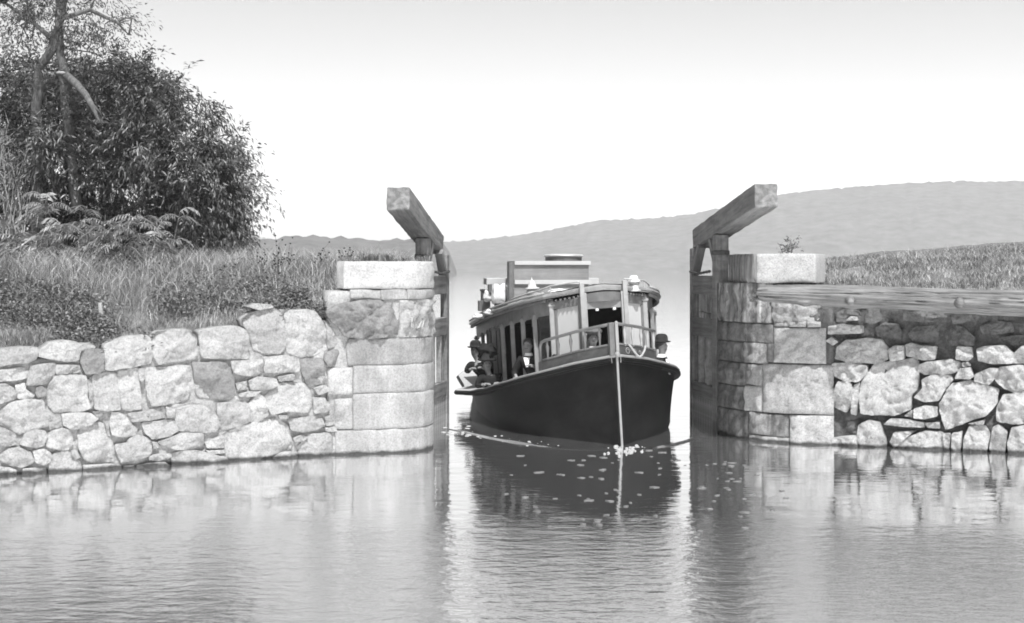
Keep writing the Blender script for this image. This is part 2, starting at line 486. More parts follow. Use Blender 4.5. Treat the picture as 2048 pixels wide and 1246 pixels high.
def block(path, u0, u1, z0, z1, mat, parent, out=0.012, amp=0.006, back=0.4, name='stone_block', gap=0.002, fsc=3.0, edge=0.014, jag0=0.0):
    """one dressed block of a course: a rounded-edge slab that follows the path"""
    seed_n[0] += 1; sd = seed_n[0] * 2.3
    u0 += gap; u1 -= gap; z0 += gap; z1 -= gap
    nu = max(4, int((u1 - u0) / 0.045)); nv = max(4, int((z1 - z0) / 0.045))
    us = [u0 + (u1 - u0) * i / nu for i in range(nu + 1)]; zs = [z0 + (z1 - z0) * j / nv for j in range(nv + 1)]
    # extra lines close to the edges for the arris
    us = sorted(us + [u0 + 0.008, u1 - 0.008]); zs = sorted(zs + [z0 + 0.008, z1 - 0.008])
    nu, nv = len(us), len(zs); V, Fc = [], []
    for z in zs:
        for u in us:
            d = min(u - u0, u1 - u, z - z0, z1 - z)
            h = out * (1 - math.exp(-d / edge)) - 0.007 * math.exp(-d / 0.005)
            h -= 0.03 * max(0, noise.noise(Vector((u * 7, z * 7, sd + 4))) - .1) * math.exp(-d / .04)
            h += amp * (fbm((u * fsc, z * fsc, sd), 5) * 1.3 + 0.4 * fbm((u * fsc * 5, z * fsc * 5, sd), 3)) * min(1, d / 0.03 + .3)
            uu = u + (jag0 * noise.noise(Vector((z * 5, sd, 0))) if u - u0 < 0.05 else 0)
            a = path.at(uu, h); V.append((a.x, a.y, z + 0.009 * noise.noise(Vector((u * 4, sd, z)))))
    for j in range(nv - 1):
        for i in range(nu - 1):
            a = j * nu + i; Fc.append((a, a + 1, a + nu + 1, a + nu))
    # sides back into the masonry
    per = [i for i in range(nu)] + [j * nu + nu - 1 for j in range(1, nv)] + [(nv - 1) * nu + i for i in range(nu - 2, -1, -1)] + [j * nu for j in range(nv - 2, 0, -1)]
    o = len(V)
    for i in per:
        j, k = divmod(i, nu); a = path.at(us[k], -back); V.append((a.x, a.y, zs[j]))
    np_ = len(per)
    for k in range(np_): Fc.append((per[k], o + k, o + (k + 1) % np_, per[(k + 1) % np_]))
    Fc.append(tuple(o + k for k in range(np_)))
    return link(name, mesh(name, V, Fc), mat, parent)

def backing(path, u0, u1, ztop, depth0, depth1, mat, parent, name='backing', nz=14, amp=0.03):
    V, Fc = [], []; nu = int((u1 - u0) / 0.06) + 2
    for side, h0 in ((0, depth0), (1, depth1)):
        for j in range(nz + 1):
            for i in range(nu):
                u = u0 + (u1 - u0) * i / (nu - 1); zt = ztop(u) if callable(ztop) else ztop
                z = -0.6 + (zt + 0.6) * j / nz
                h = h0 + (amp * fbm((u * 4, z * 4, 77), 4) if side == 0 else 0)
                a = path.at(u, h); V.append((a.x, a.y, z))
    N = nu * (nz + 1)
    for j in range(nz):
        for i in range(nu - 1):
            a = j * nu + i; Fc.append((a, a + 1, a + nu + 1, a + nu)); Fc.append((N + a, N + a + nu, N + a + nu + 1, N + a + 1))
    for i in range(nu - 1):
        a = nz * nu + i; Fc.append((a, a + 1, N + a + 1, N + a)); Fc.append((i, N + i, N + i + 1, i + 1))
    for j in range(nz):
        for i in (0, nu - 1):
            a = j * nu + i; Fc.append((a, a + nu, N + a + nu, N + a))
    return obj(name, V, Fc, mat, parent)

def polys(txt): return [[tuple(float(t) for t in q.split(',')) for q in ln.split()] for ln in txt.strip().splitlines() if ln.strip()]

# ---- rubble wall beside the dressed pier, landward of the gate with the pale coping (photo: stones traced onto the wall's own plane)
LW = Path([(-12.5, 16.1), (-6.8, 18.9), (-2.45, 21.06)])
T2 = lambda q: (q[0] / 3.279, 580 + q[1] / 3.279)
T3 = lambda q: (440 + q[0] / 2.596, 480 + q[1] / 2.596)
S2 = polys('''
-60,392 0,390 150,372 245,378 250,410 235,455 190,475 90,485 0,500 -60,495
250,400 330,345 420,332 500,340 530,352 620,352 628,385 525,400 515,460 430,470 330,450 245,432
690,360 760,335 830,310 960,300 985,320 1000,440 985,480 850,505 740,525 690,522
1000,310 1040,275 1150,262 1240,262 1285,300 1300,430 1270,455 1130,470 1040,490 1010,440
1305,270 1420,245 1530,240 1590,250 1625,290 1640,430 1620,450 1480,448 1330,440
-40,530 60,520 150,505 190,520 185,575 120,590 0,600 -40,600
205,500 280,485 360,480 370,500 355,560 340,610 250,620 175,625 185,570
372,490 450,490 520,495 525,545 440,550 372,555 362,530
-40,615 40,618 90,645 112,690 105,715 0,745 -40,745
100,625 165,610 170,650 225,690 215,708 120,715 105,680
365,565 460,555 560,562 572,600 570,700 600,770 560,790 450,795 360,805 330,760 305,690 330,620
575,590 600,568 612,640 614,760 604,785 585,740
606,565 700,545 765,550 775,650 790,785 720,790 660,785 620,780 615,690
772,540 860,520 905,515 912,600 922,690 925,780 850,795 797,780 782,660
910,515 948,512 950,575 930,605 912,590
960,515 1080,510 1240,495 1250,560 1245,650 1235,705 1170,735 1080,750 1000,758 970,700 960,600
-20,820 70,735 180,718 275,720 300,790 330,840 320,890 240,910 180,930 130,950 60,905 -20,870
325,850 360,845 395,860 400,890 370,910 335,925 322,900
405,815 500,800 590,805 640,840 600,880 520,910 460,910 415,885
605,800 660,788 672,818 640,832
730,800 780,800 835,840 850,870 900,910 895,950 800,962 735,950 722,880
845,810 940,795 1075,765 1085,800 1080,840 960,858 860,865
1090,765 1150,775 1145,835 1095,835
930,870 1040,860 1150,850 1165,920 1110,960 1000,975 955,940
1160,780 1250,755 1340,765 1410,800 1435,870 1425,925 1340,935 1230,930 1172,920 1155,850
1040,995 1130,960 1200,937 1330,940 1345,1000 1320,1040 1230,1048 1150,1045 1060,1015
1350,1000 1460,950 1472,1035 1360,1035
1355,1050 1470,1048 1480,1070 1372,1075
-30,890 40,910 100,945 105,1010 60,1020 -30,1015
130,1010 170,935 240,912 300,925 310,960 290,1020 250,1035 180,1025
300,985 330,930 400,905 450,915 480,965 480,1010 450,1050 390,1050 310,1025
510,950 560,895 640,870 680,880 700,960 740,990 755,1060 745,1125 680,1130 610,1135 560,1105 520,1040
760,1010 830,1000 850,975 900,955 960,965 990,990 995,1070 960,1095 900,1110 800,1130 780,1090 757,1040
980,1090 1040,1075 1120,1075 1125,1095 1050,1120 985,1125
995,990 1030,1000 1045,1030 1010,1042
1135,1080 1190,1055 1290,1052 1390,1075 1480,1095 1500,1130 1440,1145 1200,1160 1140,1150
0,1090 60,1040 120,1030 200,1060 225,1120 200,1145 140,1160 60,1150 10,1120
215,1055 290,1040 335,1070 330,1130 280,1145 235,1130
330,1090 380,1060 450,1065 520,1110 535,1150 530,1235 320,1235
-30,1160 60,1165 105,1180 105,1235 -30,1235
150,1170 300,1165 310,1235 150,1235
550,1150 700,1140 790,1150 790,1225 560,1225
470,1055 500,1050 525,1095 500,1108 470,1090
690,872 715,880 720,960 700,950
900,1150 980,1135 1080,1125 1120,1160 1080,1205 900,1205
812,1155 880,1150 885,1195 812,1195
''')
D2 = polys('''
522,405 560,392 675,392 684,420 680,525 640,545 560,548 540,500 525,440
235,640 270,628 310,650 300,690 245,705 232,680
1270,480 1390,470 1480,480 1510,520 1530,600 1535,685 1470,712 1330,708 1295,690 1280,610
''')
S3 = polys('''
120,420 170,380 270,350 320,370 340,440 335,560 310,590 230,590 180,570 150,480
340,370 440,365 490,370 520,410 550,470 550,550 500,595 400,605 350,580 345,480
155,347 200,330 265,335 280,350 200,362
545,420 570,450 620,545 558,565 550,480
60,630 150,625 220,618 225,680 180,710 110,700 70,690
230,610 320,600 390,605 420,650 410,685 330,690 235,685
150,730 200,710 290,720 300,750 260,775 160,780
300,710 380,695 390,725 310,735
82,745 140,730 137,775 92,780
85,800 150,785 210,785 180,810 110,815
240,810 300,750 400,740 450,750 475,790 480,860 450,895 350,890 270,905 240,860
482,820 540,820 565,855 555,890 490,900
490,770 540,752 575,780 512,805
150,850 200,800 235,820 250,910 200,945 165,945 150,900
-10,850 70,840 145,850 160,940 100,965 30,985 -10,985
360,930 440,915 530,910 545,960 500,985 420,995 375,985
300,908 350,910 355,925 310,930
25,1010 100,970 220,935 310,930 350,960 370,1020 370,1080 300,1110 200,1140 60,1155 35,1100
280,1130 330,1100 380,1100 405,1140 360,1180 290,1180
382,1030 420,1010 455,1025 430,1045 386,1048
402,1080 460,1010 580,1000 595,1090 560,1140 430,1140
546,920 590,900 596,960 552,965
546,975 600,965 602,992 552,995
''')
D3 = polys('''
420,620 530,612 545,680 550,740 500,752 455,750 430,690
545,580 610,570 630,590 640,640 560,655 540,620
''')
lw = empty('rubble_wall', (-4.6, 20.0, 0), label='pale dry-laid rubble wall below the tall grass and trees', cat='wall')
def put(lst, T, mat, path, parent, ref=False, **kw):
    for pl in lst:
        uz = [path.hit(*T(q)) for q in pl]
        if ref: pass
        stone(path, uz, mat, parent, **kw)
put(S2, T2, M['stone'], LW, lw, grow=0.045, rough=1.1); put(D2, T2, M['stone_dark'], LW, lw, grow=0.05)
put(S3, T3, M['stone'], LW, lw, grow=0.045, rough=1.1); put(D3, T3, M['stone_dark'], LW, lw, grow=0.04, out=0.03)
def lw_top(u):
    a = LW.at(u); x = a.x
    return float(np.interp(x, [-12.5, -6.9, -5.6, -4.6, -3.9, -3.75, -2.9, -2.4], [1.6, 1.62, 1.66, 1.74, 1.78, 2.02, 2.0, 1.85])) - 0.1
backing(LW, 0, LW.u[-1], lw_top, -0.055, -0.7, M['mortar'], lw, amp=0.04, nz=40)
uB = LW.u[1]
rr = random.Random(5)
zrow = 0.0
for (z0, z1) in ((-0.15, 0.32), (0.34, 0.78), (0.8, 1.18), (1.2, 1.62)):     # the wall runs on beyond the frame
    u = uB - 3.6
    while u < uB - 0.25:
        w = rr.uniform(0.35, 0.75); u1 = min(u + w, uB - 0.12 if z0 > 1 else uB - 0.05)
        if u1 - u > 0.15:
            stone(LW, [(u + .02, z0 + rr.uniform(0, .05)), (u1 - .02, z0 + rr.uniform(0, .05)), (u1 - rr.uniform(.0, .06), z1), (u + rr.uniform(.03, .1), z1 - rr.uniform(0, .06))], M['stone'], lw)
        u = u1 + 0.01

# ---- rubble wall under the log
RW = Path([(4.95, 22.17), (7.59, 21.08), (11.5, 19.5)])
T5 = lambda q: (1600 + q[0] / 2.596, 460 + q[1] / 2.596)
S5 = polys('''
150,500 220,490 320,500 325,535 220,540 150,540
135,575 165,555 198,580 170,600
195,610 240,575 290,572 340,562 420,570 455,620 450,670 380,690 250,685 190,665
460,620 490,600 540,600 540,670 470,680
548,600 580,588 620,600 710,605 700,670 640,675 555,655
815,605 890,610 895,660 870,680 810,670
920,620 960,605 1060,600 1105,640 1100,690 1000,695 925,680
1112,640 1150,605 1230,600 1230,695 1102,690
170,695 250,690 345,705 350,740 310,785 240,785 180,760
170,870 195,790 250,785 275,820 265,900 240,945 175,915
280,810 312,795 305,870 290,960 265,950
310,870 340,760 400,690 520,685 600,670 610,760 600,830 570,860 570,930 480,960 322,950
620,700 660,685 780,672 835,690 830,730 770,750 650,750 615,735
635,780 680,755 780,758 790,780 750,830 720,885 650,890 590,870 640,820
805,770 830,720 880,715 900,760 880,775
842,690 870,685 885,705 845,710
910,750 980,720 1030,720 1010,770 980,805 905,785
1012,780 1040,715 1130,705 1230,710 1230,850 1120,845 1060,820
790,800 880,788 980,820 1020,830 1020,900 960,960 880,990 800,1020 760,1035 735,960 725,910
592,930 650,912 710,920 712,965 650,980 590,975
440,1010 470,980 560,985 640,1000 640,1025 540,1020
650,1000 720,1000 725,1030 660,1025
1022,920 1060,860 1150,850 1230,860 1230,1000 1100,1005 1025,990
302,1020 350,990 410,1000 440,1080 440,1150 300,1150
170,1080 290,1068 300,1150 170,1150
505,1110 580,1070 650,1045 740,1055 750,1165 640,1175 510,1160
465,1100 490,1050 600,1045 560,1070 492,1130
790,1060 840,1050 830,1160 785,1150
850,1090 880,1020 960,1020 985,1060 960,1165 850,1170
982,1140 1000,1030 1030,1010 1075,1050 1060,1165 1030,1185
1080,1110 1100,1030 1180,1010 1230,1010 1230,1190 1090,1190
742,1060 780,1060 775,1160 752,1155
872,1007 958,985 952,1010
240,470 262,448 290,452 298,470
540,965 580,935 582,975
''')
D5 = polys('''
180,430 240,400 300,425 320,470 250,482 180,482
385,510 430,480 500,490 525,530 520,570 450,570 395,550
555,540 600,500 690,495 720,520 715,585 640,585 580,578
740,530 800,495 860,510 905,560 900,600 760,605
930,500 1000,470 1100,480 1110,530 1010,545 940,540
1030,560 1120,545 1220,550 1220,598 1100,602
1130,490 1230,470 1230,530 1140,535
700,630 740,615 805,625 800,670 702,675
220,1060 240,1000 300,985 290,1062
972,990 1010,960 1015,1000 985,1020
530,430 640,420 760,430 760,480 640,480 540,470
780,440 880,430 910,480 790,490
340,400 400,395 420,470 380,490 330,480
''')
rw = empty('rubble_wall', (6.2, 21.6, 0), label='rubble wall of pale round boulders with deep dark gaps under the fallen log', cat='wall')
put(S5, T5, M['boulder'], RW, rw, grow=0.06, out=0.075, rough=1.7); put(D5, T5, M['damp_shade'], RW, rw, out=0.09, rough=1.3, inset=0.13)
backing(RW, -0.3, RW.u[-1], 2.3, -0.13, -0.9, M['dark_fill'], rw, amp=0.12, nz=48)
rr = random.Random(11); uB = RW.hit(2070, 700)[0]
for (z0, z1) in ((-0.2, 0.3), (0.32, 0.85), (0.87, 1.25), (1.27, 1.6)):
    u = uB
    while u < uB + 2.6:
        u1 = u + rr.uniform(0.35, 0.8)
        stone(RW, [(u + .03, z0 + rr.uniform(0, .06)), (u1 - .03, z0 + rr.uniform(0, .06)), (u1 - rr.uniform(.02, .1), z1), (u + rr.uniform(.03, .1), z1 - rr.uniform(0, .08))], M['stone'], rw, out=.1, rough=1.4)
        u = u1

# ---- dressed pier with the full pale coping
def arc(c, a, b_, t0, t1, n):
    return [(c[0] + a * math.cos(R(t0 + (t1 - t0) * i / n)), c[1] + b_ * math.sin(R(t0 + (t1 - t0) * i / n))) for i in range(n + 1)]
LP = Path([(-2.72, 20.93), (-2.2, 21.06), (-1.78, 21.18)] + arc((-1.72, 21.95), 0.50, 0.74, -84, 0, 10) + [(-1.25, 22.4), (-1.36, 23.0), (-1.42, 24.0)])
lp = empty('lock_pier', (-1.95, 21.4, 0), label='light smooth ashlar lock pier at the end of the long pale rubble wall', cat='pier')
uE = LP.u[-1]
def ux(path, x): return path.hit(x, 700)[0]
u705, u692, u667, u655 = ux(LP, 706), ux(LP, 694), ux(LP, 668), ux(LP, 652)
cop = block(LP, ux(LP, 686), uE, 2.447, 2.86, M['coping'], lp, out=0.008, amp=0.03, back=0.75, name='coping_stone', jag0=0.05)
block(LP, ux(LP, 700), ux(LP, 762), 2.295, 2.44, M['stone'], lp, out=0.015, amp=0.02)
block(LP, ux(LP, 762), ux(LP, 815), 2.285, 2.44, M['ashlar'], lp, out=0.0, amp=0.02)
block(LP, ux(LP, 815), uE, 2.285, 2.44, M['ashlar'], lp, out=0.01, amp=0.02)
stone(LP, [LP.hit(*q) for q in ((650, 627), (668, 609), (720, 600), (797, 598), (800, 640), (797, 672), (750, 677), (720, 679), (690, 674), (668, 650))], M['rough_grey'], lp, out=0.11, rough=2.6, name='stone_block', back=0.5)
block(LP, ux(LP, 799), uE, 1.715, 2.28, M['sandstone'], lp, out=-0.02, amp=0.08, fsc=5)
block(LP, u692, uE, 1.317, 1.71, M['ashlar_grey'], lp, out=0.004, amp=0.010, jag0=0.04)
block(LP, u655 + .02, u705, 0.885, 1.29, M['stone'], lp, out=0.03, amp=0.05, fsc=4); block(LP, u705, uE, 0.90, 1.317, M['ashlar'], lp)
block(LP, u667, u705, 0.37, 0.83, M['stone'], lp, out=0.03, amp=0.05, fsc=4); block(LP, u705, uE, 0.36, 0.90, M['ashlar'], lp)
block(LP, u667 + .02, uE, -0.5, 0.36, M['ashlar'], lp, out=0.006, amp=0.010, jag0=0.03)
backing(LP, ux(LP, 655), uE, 2.42, -0.04, -0.72, M['mortar'], lp, name='core', amp=0.01)

# ---- round-nosed pier at the other side of the opening
RP = Path([(3.55, 25.0), (3.43, 24.3)] + arc((4.98, 24.2), 1.55, 2.03, 180, 270, 22) + [(5.02, 22.165)])
rp = empty('lock_pier', (4.3, 23.2, 0), label='round weathered lock pier with a white coping block, dark on its gate side', cat='pier')
U = lambda x: ux(RP, x)
uE2 = RP.u[-1]; u0 = RP.hit(1432, 700)[0]
# coping: squared block with a sharp arris, dark face towards the lock
CP = Path([(3.46, 24.15), (3.88, 22.62), (3.885, 22.60), (4.76, 22.30)])
ucn = CP.u[2]
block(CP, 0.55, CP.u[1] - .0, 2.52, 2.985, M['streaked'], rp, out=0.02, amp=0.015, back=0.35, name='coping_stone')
block(CP, ucn, CP.u[-1], 2.52, 2.985, M['coping'], rp, out=0.008, amp=0.03, back=1.3, name='coping_stone', fsc=2.5)
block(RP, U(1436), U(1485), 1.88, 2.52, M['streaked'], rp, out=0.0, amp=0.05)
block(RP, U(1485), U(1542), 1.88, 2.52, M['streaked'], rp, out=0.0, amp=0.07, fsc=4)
stone(RP, [RP.hit(*q) for q in ((1544, 604), (1580, 597), (1625, 597), (1646, 615), (1647, 645), (1600, 651), (1546, 652))], M['sandstone'], rp, out=0.09, rough=2.0, name='stone_block', back=.5)
for (a, b_, z0, z1) in ((1548, 1575, 1.83, 1.92), (1577, 1612, 1.83, 1.93), (1614, 1642, 1.83, 1.92)):
    block(RP, U(a), U(b_), z0, z1, M['stone'], rp, out=0.03, amp=0.02)
block(RP, U(1436), U(1490), 1.57, 1.87, M['stained_shade'], rp, amp=0.035, fsc=8); block(RP, U(1490), U(1546), 1.57, 1.87, M['weathered'], rp, amp=0.035, fsc=8)
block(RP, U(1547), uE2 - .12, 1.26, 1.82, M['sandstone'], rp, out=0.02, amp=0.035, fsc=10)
block(RP, U(1436), U(1486), 1.23, 1.56, M['stained_shade'], rp, amp=0.035, fsc=8); block(RP, U(1486), U(1533), 1.23, 1.56, M['weathered'], rp, amp=0.035, fsc=8); block(RP, U(1534), U(1547), 1.26, 1.56, M['weathered'], rp, amp=0.02)
block(RP, U(1436), U(1490), 0.85, 1.22, M['stained_shade'], rp, amp=0.035, fsc=8); block(RP, U(1490), U(1524), 0.88, 1.22, M['weathered'], rp, amp=0.035, fsc=8)
block(RP, U(1436), U(1488), 0.46, 0.84, M['stained_shade'], rp, amp=0.035, fsc=8); block(RP, U(1488), U(1524), 0.46, 0.87, M['sandstone'], rp, amp=0.035, fsc=8)
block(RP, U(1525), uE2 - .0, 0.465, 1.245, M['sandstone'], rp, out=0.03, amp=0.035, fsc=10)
block(RP, U(1436), U(1496), -0.5, 0.45, M['stained_shade'], rp, amp=0.035, fsc=8); block(RP, U(1497), U(1578), 0.1, 0.45, M['weathered'], rp, amp=0.035, fsc=8); block(RP, U(1497), U(1578), -0.5, 0.09, M['sandstone'], rp, amp=0.035, fsc=8)
block(RP, U(1579), uE2 - .0, -0.5, 0.455, M['sandstone'], rp, out=0.03, amp=0.035, fsc=10)
backing(RP, 0.3, uE2, 2.5, -0.05, -0.75, M['stained_shade'], rp, name='core', amp=0.02)

# ---- lock chamber side walls behind the gates
for nm, x0, x1, y0, y1, lab in (('lock_wall', -1.78, -2.6, 22.6, 27.6, 'low stone side wall of the lock behind the grassy pier'), ('lock_wall', 3.98, 5.2, 24.0, 30.4, 'shaded stone side wall seen through the frame of the dark gate')):
    V, Fc = [], []
    pth = Path([(x0, y0), (x0, y1)]) if x0 < 0 else Path([(x0, y1), (x0, y0)])
    w = empty(nm, (x0, (y0 + y1) / 2, 0), label=lab, cat='wall')
    z = -0.5
    for cz in (0.0, 0.5, 0.95, 1.4, 1.85, 2.3, 2.6):
        u = 0.0; k = 0
        while u < y1 - y0 - 0.1:
            u1 = min(u + rr.uniform(0.7, 1.2), y1 - y0)
            block(pth, u, u1, z, cz, M['weathered'] if x0 > 0 else M['ashlar_grey'], w, out=0.015, amp=0.02, back=0.7); u = u1
        z = cz

# ------------------------------------------------------------------ lock gates
def timber(name, p0, p1, w, h, mat, parent, bevel=0.012, nick=0.0, seg=1, up=(0, 0, 1)):
    """box from p0 to p1: length on its own X, width w (Y), height h (Z)"""
    p0, p1 = Vector(p0), Vector(p1); x = (p1 - p0).normalized(); L = (p1 - p0).length
    z = Vector(up); z = (z - x * z.dot(x)).normalized(); y = z.cross(x)
    mw = Matrix((x, y, z)).transposed().to_4x4(); mw.translation = p0
    me = bpy.data.meshes.new(name); bm = bmesh.new(); bmesh.ops.create_cube(bm, size=1)
    for v in bm.verts: v.co = Vector(((v.co.x + 0.5) * L, v.co.y * w, v.co.z * h))
    if bevel: bmesh.ops.bevel(bm, geom=bm.edges[:], offset=bevel, segments=2, affect='EDGES', profile=0.6)
    if nick:
        bmesh.ops.subdivide_edges(bm, edges=[e for e in bm.edges if e.calc_length() > 0.12], cuts=max(2, int(L / 0.2)) if L < 3 else 22, use_grid_fill=True)
        for v in bm.verts:
            q = v.co; e = max(abs(q.y) / (w / 2), abs(q.z) / (h / 2))
            d = nick * fbm((q.x * 2.5, q.y * 6 + 3, q.z * 6), 4)
            s = 1 + d * (1.0 if e > 0.98 else 0.7); v.co = Vector((q.x + nick * 0.6 * noise.noise(Vector((q.y * 9, q.z * 9, q.x))), q.y * s, q.z * s))
    bm.to_mesh(me); bm.free()
    return link(name, me, mat, parent, mw=mw)

def gate(side, heel, mitre, bnear, bfar, label):
    """heel/mitre: plan points; bnear/bfar: balance beam axis end points"""
    h, m_ = Vector(heel), Vector(mitre); a = (m_ - h).normalized(); L = (m_ - h).length
    root = empty('lock_gate', (h.x, h.y, 0), label=label, cat='lock gate', group='balance-beam lock gates')
    at = lambda t, z: Vector((h.x + a.x * L * t, h.y + a.y * L * t, z))
    bn, bf = Vector(bnear), Vector(bfar)
    bz = lambda q: bf.z + (bn.z - bf.z) * (bf.y - q.y) / (bf.y - bn.y)
    bb = timber('balance_beam', bn, bf, 0.355, 0.355, M['beam'], root, 0.02, nick=0.055)
    zh, zm = bz(at(0, 0)) - 0.18, bz(at(1, 0)) - 0.18
    timber('heel_post', at(0, -0.4), at(0, zh), 0.22, 0.28, M['beam_end'], root, 0.02, nick=0.02, up=(a.x, a.y, 0))
    timber('mitre_post', at(1, -0.4), at(1, zm), 0.13, 0.20, M['beam_end'], root, 0.02, nick=0.02, up=(a.x, a.y, 0))
    i0, i1 = 0.14 / L, 1 - 0.10 / L
    for (z0, z1) in ((2.29, 2.62), (1.54, 1.86), (0.45, 0.70)):
        zc = (z0 + z1) / 2
        timber('rail', at(i0, zc), at(i1, zc), 0.12, z1 - z0, M['beam'], root, 0.012, nick=0.02)
    # lower planking, two upright boards in the open panel, ladder-like bars
    for k in range(9):
        t0, t1 = i0 + (i1 - i0) * k / 9, i0 + (i1 - i0) * (k + 1) / 9
        q0, q1 = at((t0 + t1) / 2, -0.4), at((t0 + t1) / 2, 0.45 - 0.004)
        timber('plank', q0, q1, 0.07, (t1 - t0) * L - 0.008, M['plank'], root, 0.006, up=(a.x, a.y, 0))
    for t in (0.40, 0.72):
        timber('muntin', at(t, 0.704), at(t, 1.536), 0.09, 0.10, M['plank'], root, 0.008, up=(a.x, a.y, 0))
    # knee braces under the beam, cut on the slant
    for (t, s) in ((0.0, 1), (1.0, -1)):
        zt = bz(at(t + s * .25, 0)) - 0.20
        p = at(t + s * (0.16 if s > 0 else 0.13) / L, zt - 0.45); q = at(t + s * 0.52 / L, zt)
        timber('knee_brace', p, q, 0.14, 0.12, M['beam'], root, 0.008)
    # knuckle on top of the heel post and iron hoop
    hoop = MB()
    zc = 2.87 if side < 0 else 2.93
    hoop.box(at(0, zc + 0.09), (0.27, 0.34, 0.07))
    hoop.build('iron_collar', M['iron'], root, bevel=0.008)
    ch = MB()
    pts = [at(t, 2.66 + 0.10 * abs(t - 0.6)) + Vector((side * -0.09, 0, 0.0)) for t in np.linspace(0.2, 0.97, 16)]
    for i, q in enumerate(pts[:-1]):
        ch.tube([q, q.lerp(pts[i + 1], .9)], 0.018 if i % 2 else 0.026, 6)
    ch.build('chain', M['iron'], root)
    return root
def mid(pA, w): return pA
bnL, bfL = P(796, 397, 21.8), P(868, 490, 26.2)
gate(-1, (-1.52, 24.35), (-1.235, 26.15), bnL, bfL, 'lock gate beside the grassy pale pier, its heavy beam ragged along the underside')
bnR, bfR = P(1532, 391, 21.3), P(1404, 478, 26.2)
gate(1, (3.56, 24.3), (3.345, 26.1), bnR, bfR, 'dark framed lock gate by the round pier, its beam end cracked and pale')

# ------------------------------------------------------------------ banks
def bank(name, rows, zf, n=60):
    """rows: list of (start, end) plan points from the wall backwards"""
    V, Fc = [], []
    for (a, b_) in rows:
        for i in range(n):
            t = i / (n - 1); x = a[0] + (b_[0] - a[0]) * t; y = a[1] + (b_[1] - a[1]) * t
            V.append((x, y, zf(x, y) + 0.05 * fbm((x * 1.2, y * 1.2, 0), 3) + 0.05 * noise.noise(Vector((x * .5, y * .5, 5)))))
    for j in range(len(rows) - 1):
        for i in range(n - 1):
            k = j * n + i; Fc.append((k, k + 1, k + n + 1, k + n))
    # skirt down to the lake bed
    nr = len(rows); per = [j * n + n - 1 for j in range(nr)] + [(nr - 1) * n + i for i in range(n - 2, -1, -1)]
    o = len(V)
    for k in per: V.append((V[k][0], V[k][1], -1.5))
    for k in range(len(per) - 1): Fc.append((per[k], per[k + 1], o + k + 1, o + k))
    return tag(obj(name, V, Fc, M['soil']), kind='structure')

def sm(t): t = min(max(t, 0), 1); return t * t * (3 - 2 * t)
LWa, LWb = Vector((-6.8, 18.9)), Vector((-2.45, 21.06)); LWt = (LWb - LWa).normalized(); LWn = Vector((-LWt.y, LWt.x))
def zL(x, y):
    r_ = Vector((x, y)) - LWa; u, q = r_.dot(LWt), r_.dot(LWn)
    zt = float(np.interp(x, [-12.5, -6.9, -5.6, -4.6, -3.9, -3.6, -2.9, -2.4], [1.5, 1.52, 1.56, 1.64, 1.72, 1.9, 1.98, 2.1])) 
    if x > -2.75: zt = float(np.interp(x, [-2.75, -2.5], [zt, 2.3]))
    w = 3.4 - 1.6 * sm((x + 4.5) / 2.0)
    return zt + (2.66 - zt) * sm((q + 0.05) / w) ** 0.85
def interp_pt(keys, q):
    ks = [k for k, _ in keys]
    return (float(np.interp(q, ks, [p[0] for _, p in keys])), float(np.interp(q, ks, [p[1] for _, p in keys])))
qs = [0.02, 0.15, 0.3, 0.5, 0.7, 0.95, 1.2, 1.5, 1.8, 2.2, 2.6, 3.0, 3.5, 4.2, 5, 6, 7.5, 9, 11, 14, 18, 24]
rows = []
for q in qs:
    a = LWa + LWn * (q - 0.0) - LWt * 12
    b_ = interp_pt([(0.0, (-2.50, 21.2)), (0.5, (-2.42, 21.7)), (1.0, (-2.0, 22.0)), (1.6, (-1.8, 22.6)), (4.8, (-1.85, 27)), (9, (-3.4, 32)), (24, (-9.0, 46))], q)
    rows.append(((a.x, a.y), b_))
bank('ground', rows, zL)
RWa, RWb = Vector((4.95, 22.17)), Vector((7.59, 21.08)); RWt = (RWb - RWa).normalized(); RWn = Vector((-RWt.y, RWt.x))
def zR(x, y):
    q = (Vector((x, y)) - RWa).dot(RWn)
    return 2.38 + 0.34 * sm(q / 3.5) + 0.075 * max(0, x - 5.2) * sm(q / 2 + .2) + 0.06 * sm((q - 3) / 5)
rows = []
for q in qs:
    b_ = RWa + RWn * q + RWt * 12
    a = interp_pt([(0.0, (4.85, 22.3)), (0.4, (4.4, 22.9)), (1.2, (4.05, 23.6)), (4.6, (4.05, 27.2)), (9, (6.2, 32)), (24, (12, 46))], q)
    rows.append((a, (b_.x, b_.y)))
bank('ground', rows, zR)

# ------------------------------------------------------------------ grass and herbs
def unit(v): return v / np.maximum(np.linalg.norm(v, axis=1, keepdims=True), 1e-9)
def blades(name, pts, length, width, mat, seed, lean=0.5):
    r_ = np.random.default_rng(seed); n_ = len(pts); pts = np.asarray(pts, float)
    az = r_.uniform(0, 2 * np.pi, n_); lz = np.abs(r_.normal(0, lean, n_))
    d = np.stack([np.cos(az) * lz, np.sin(az) * lz, np.ones(n_)], 1); d = unit(d)
    L = (length * r_.uniform(0.5, 1.25, n_))[:, None]
    sa = r_.uniform(0, np.pi, n_); s = np.stack([np.cos(sa), np.sin(sa), np.zeros(n_)], 1) * width * r_.uniform(0.6, 1.4, n_)[:, None]
    mid_ = pts + d * L * 0.55
    tip = pts + d * L + np.stack([np.cos(az), np.sin(az), -0.5 * np.ones(n_)], 1) * L * 0.25
    V = np.stack([pts - s * .5, pts + s * .5, mid_ + s * .4, mid_ - s * .4, tip], 1)
    return np_mesh(name, V, [(0, 1, 2, 3), (3, 2, 4)], mat)
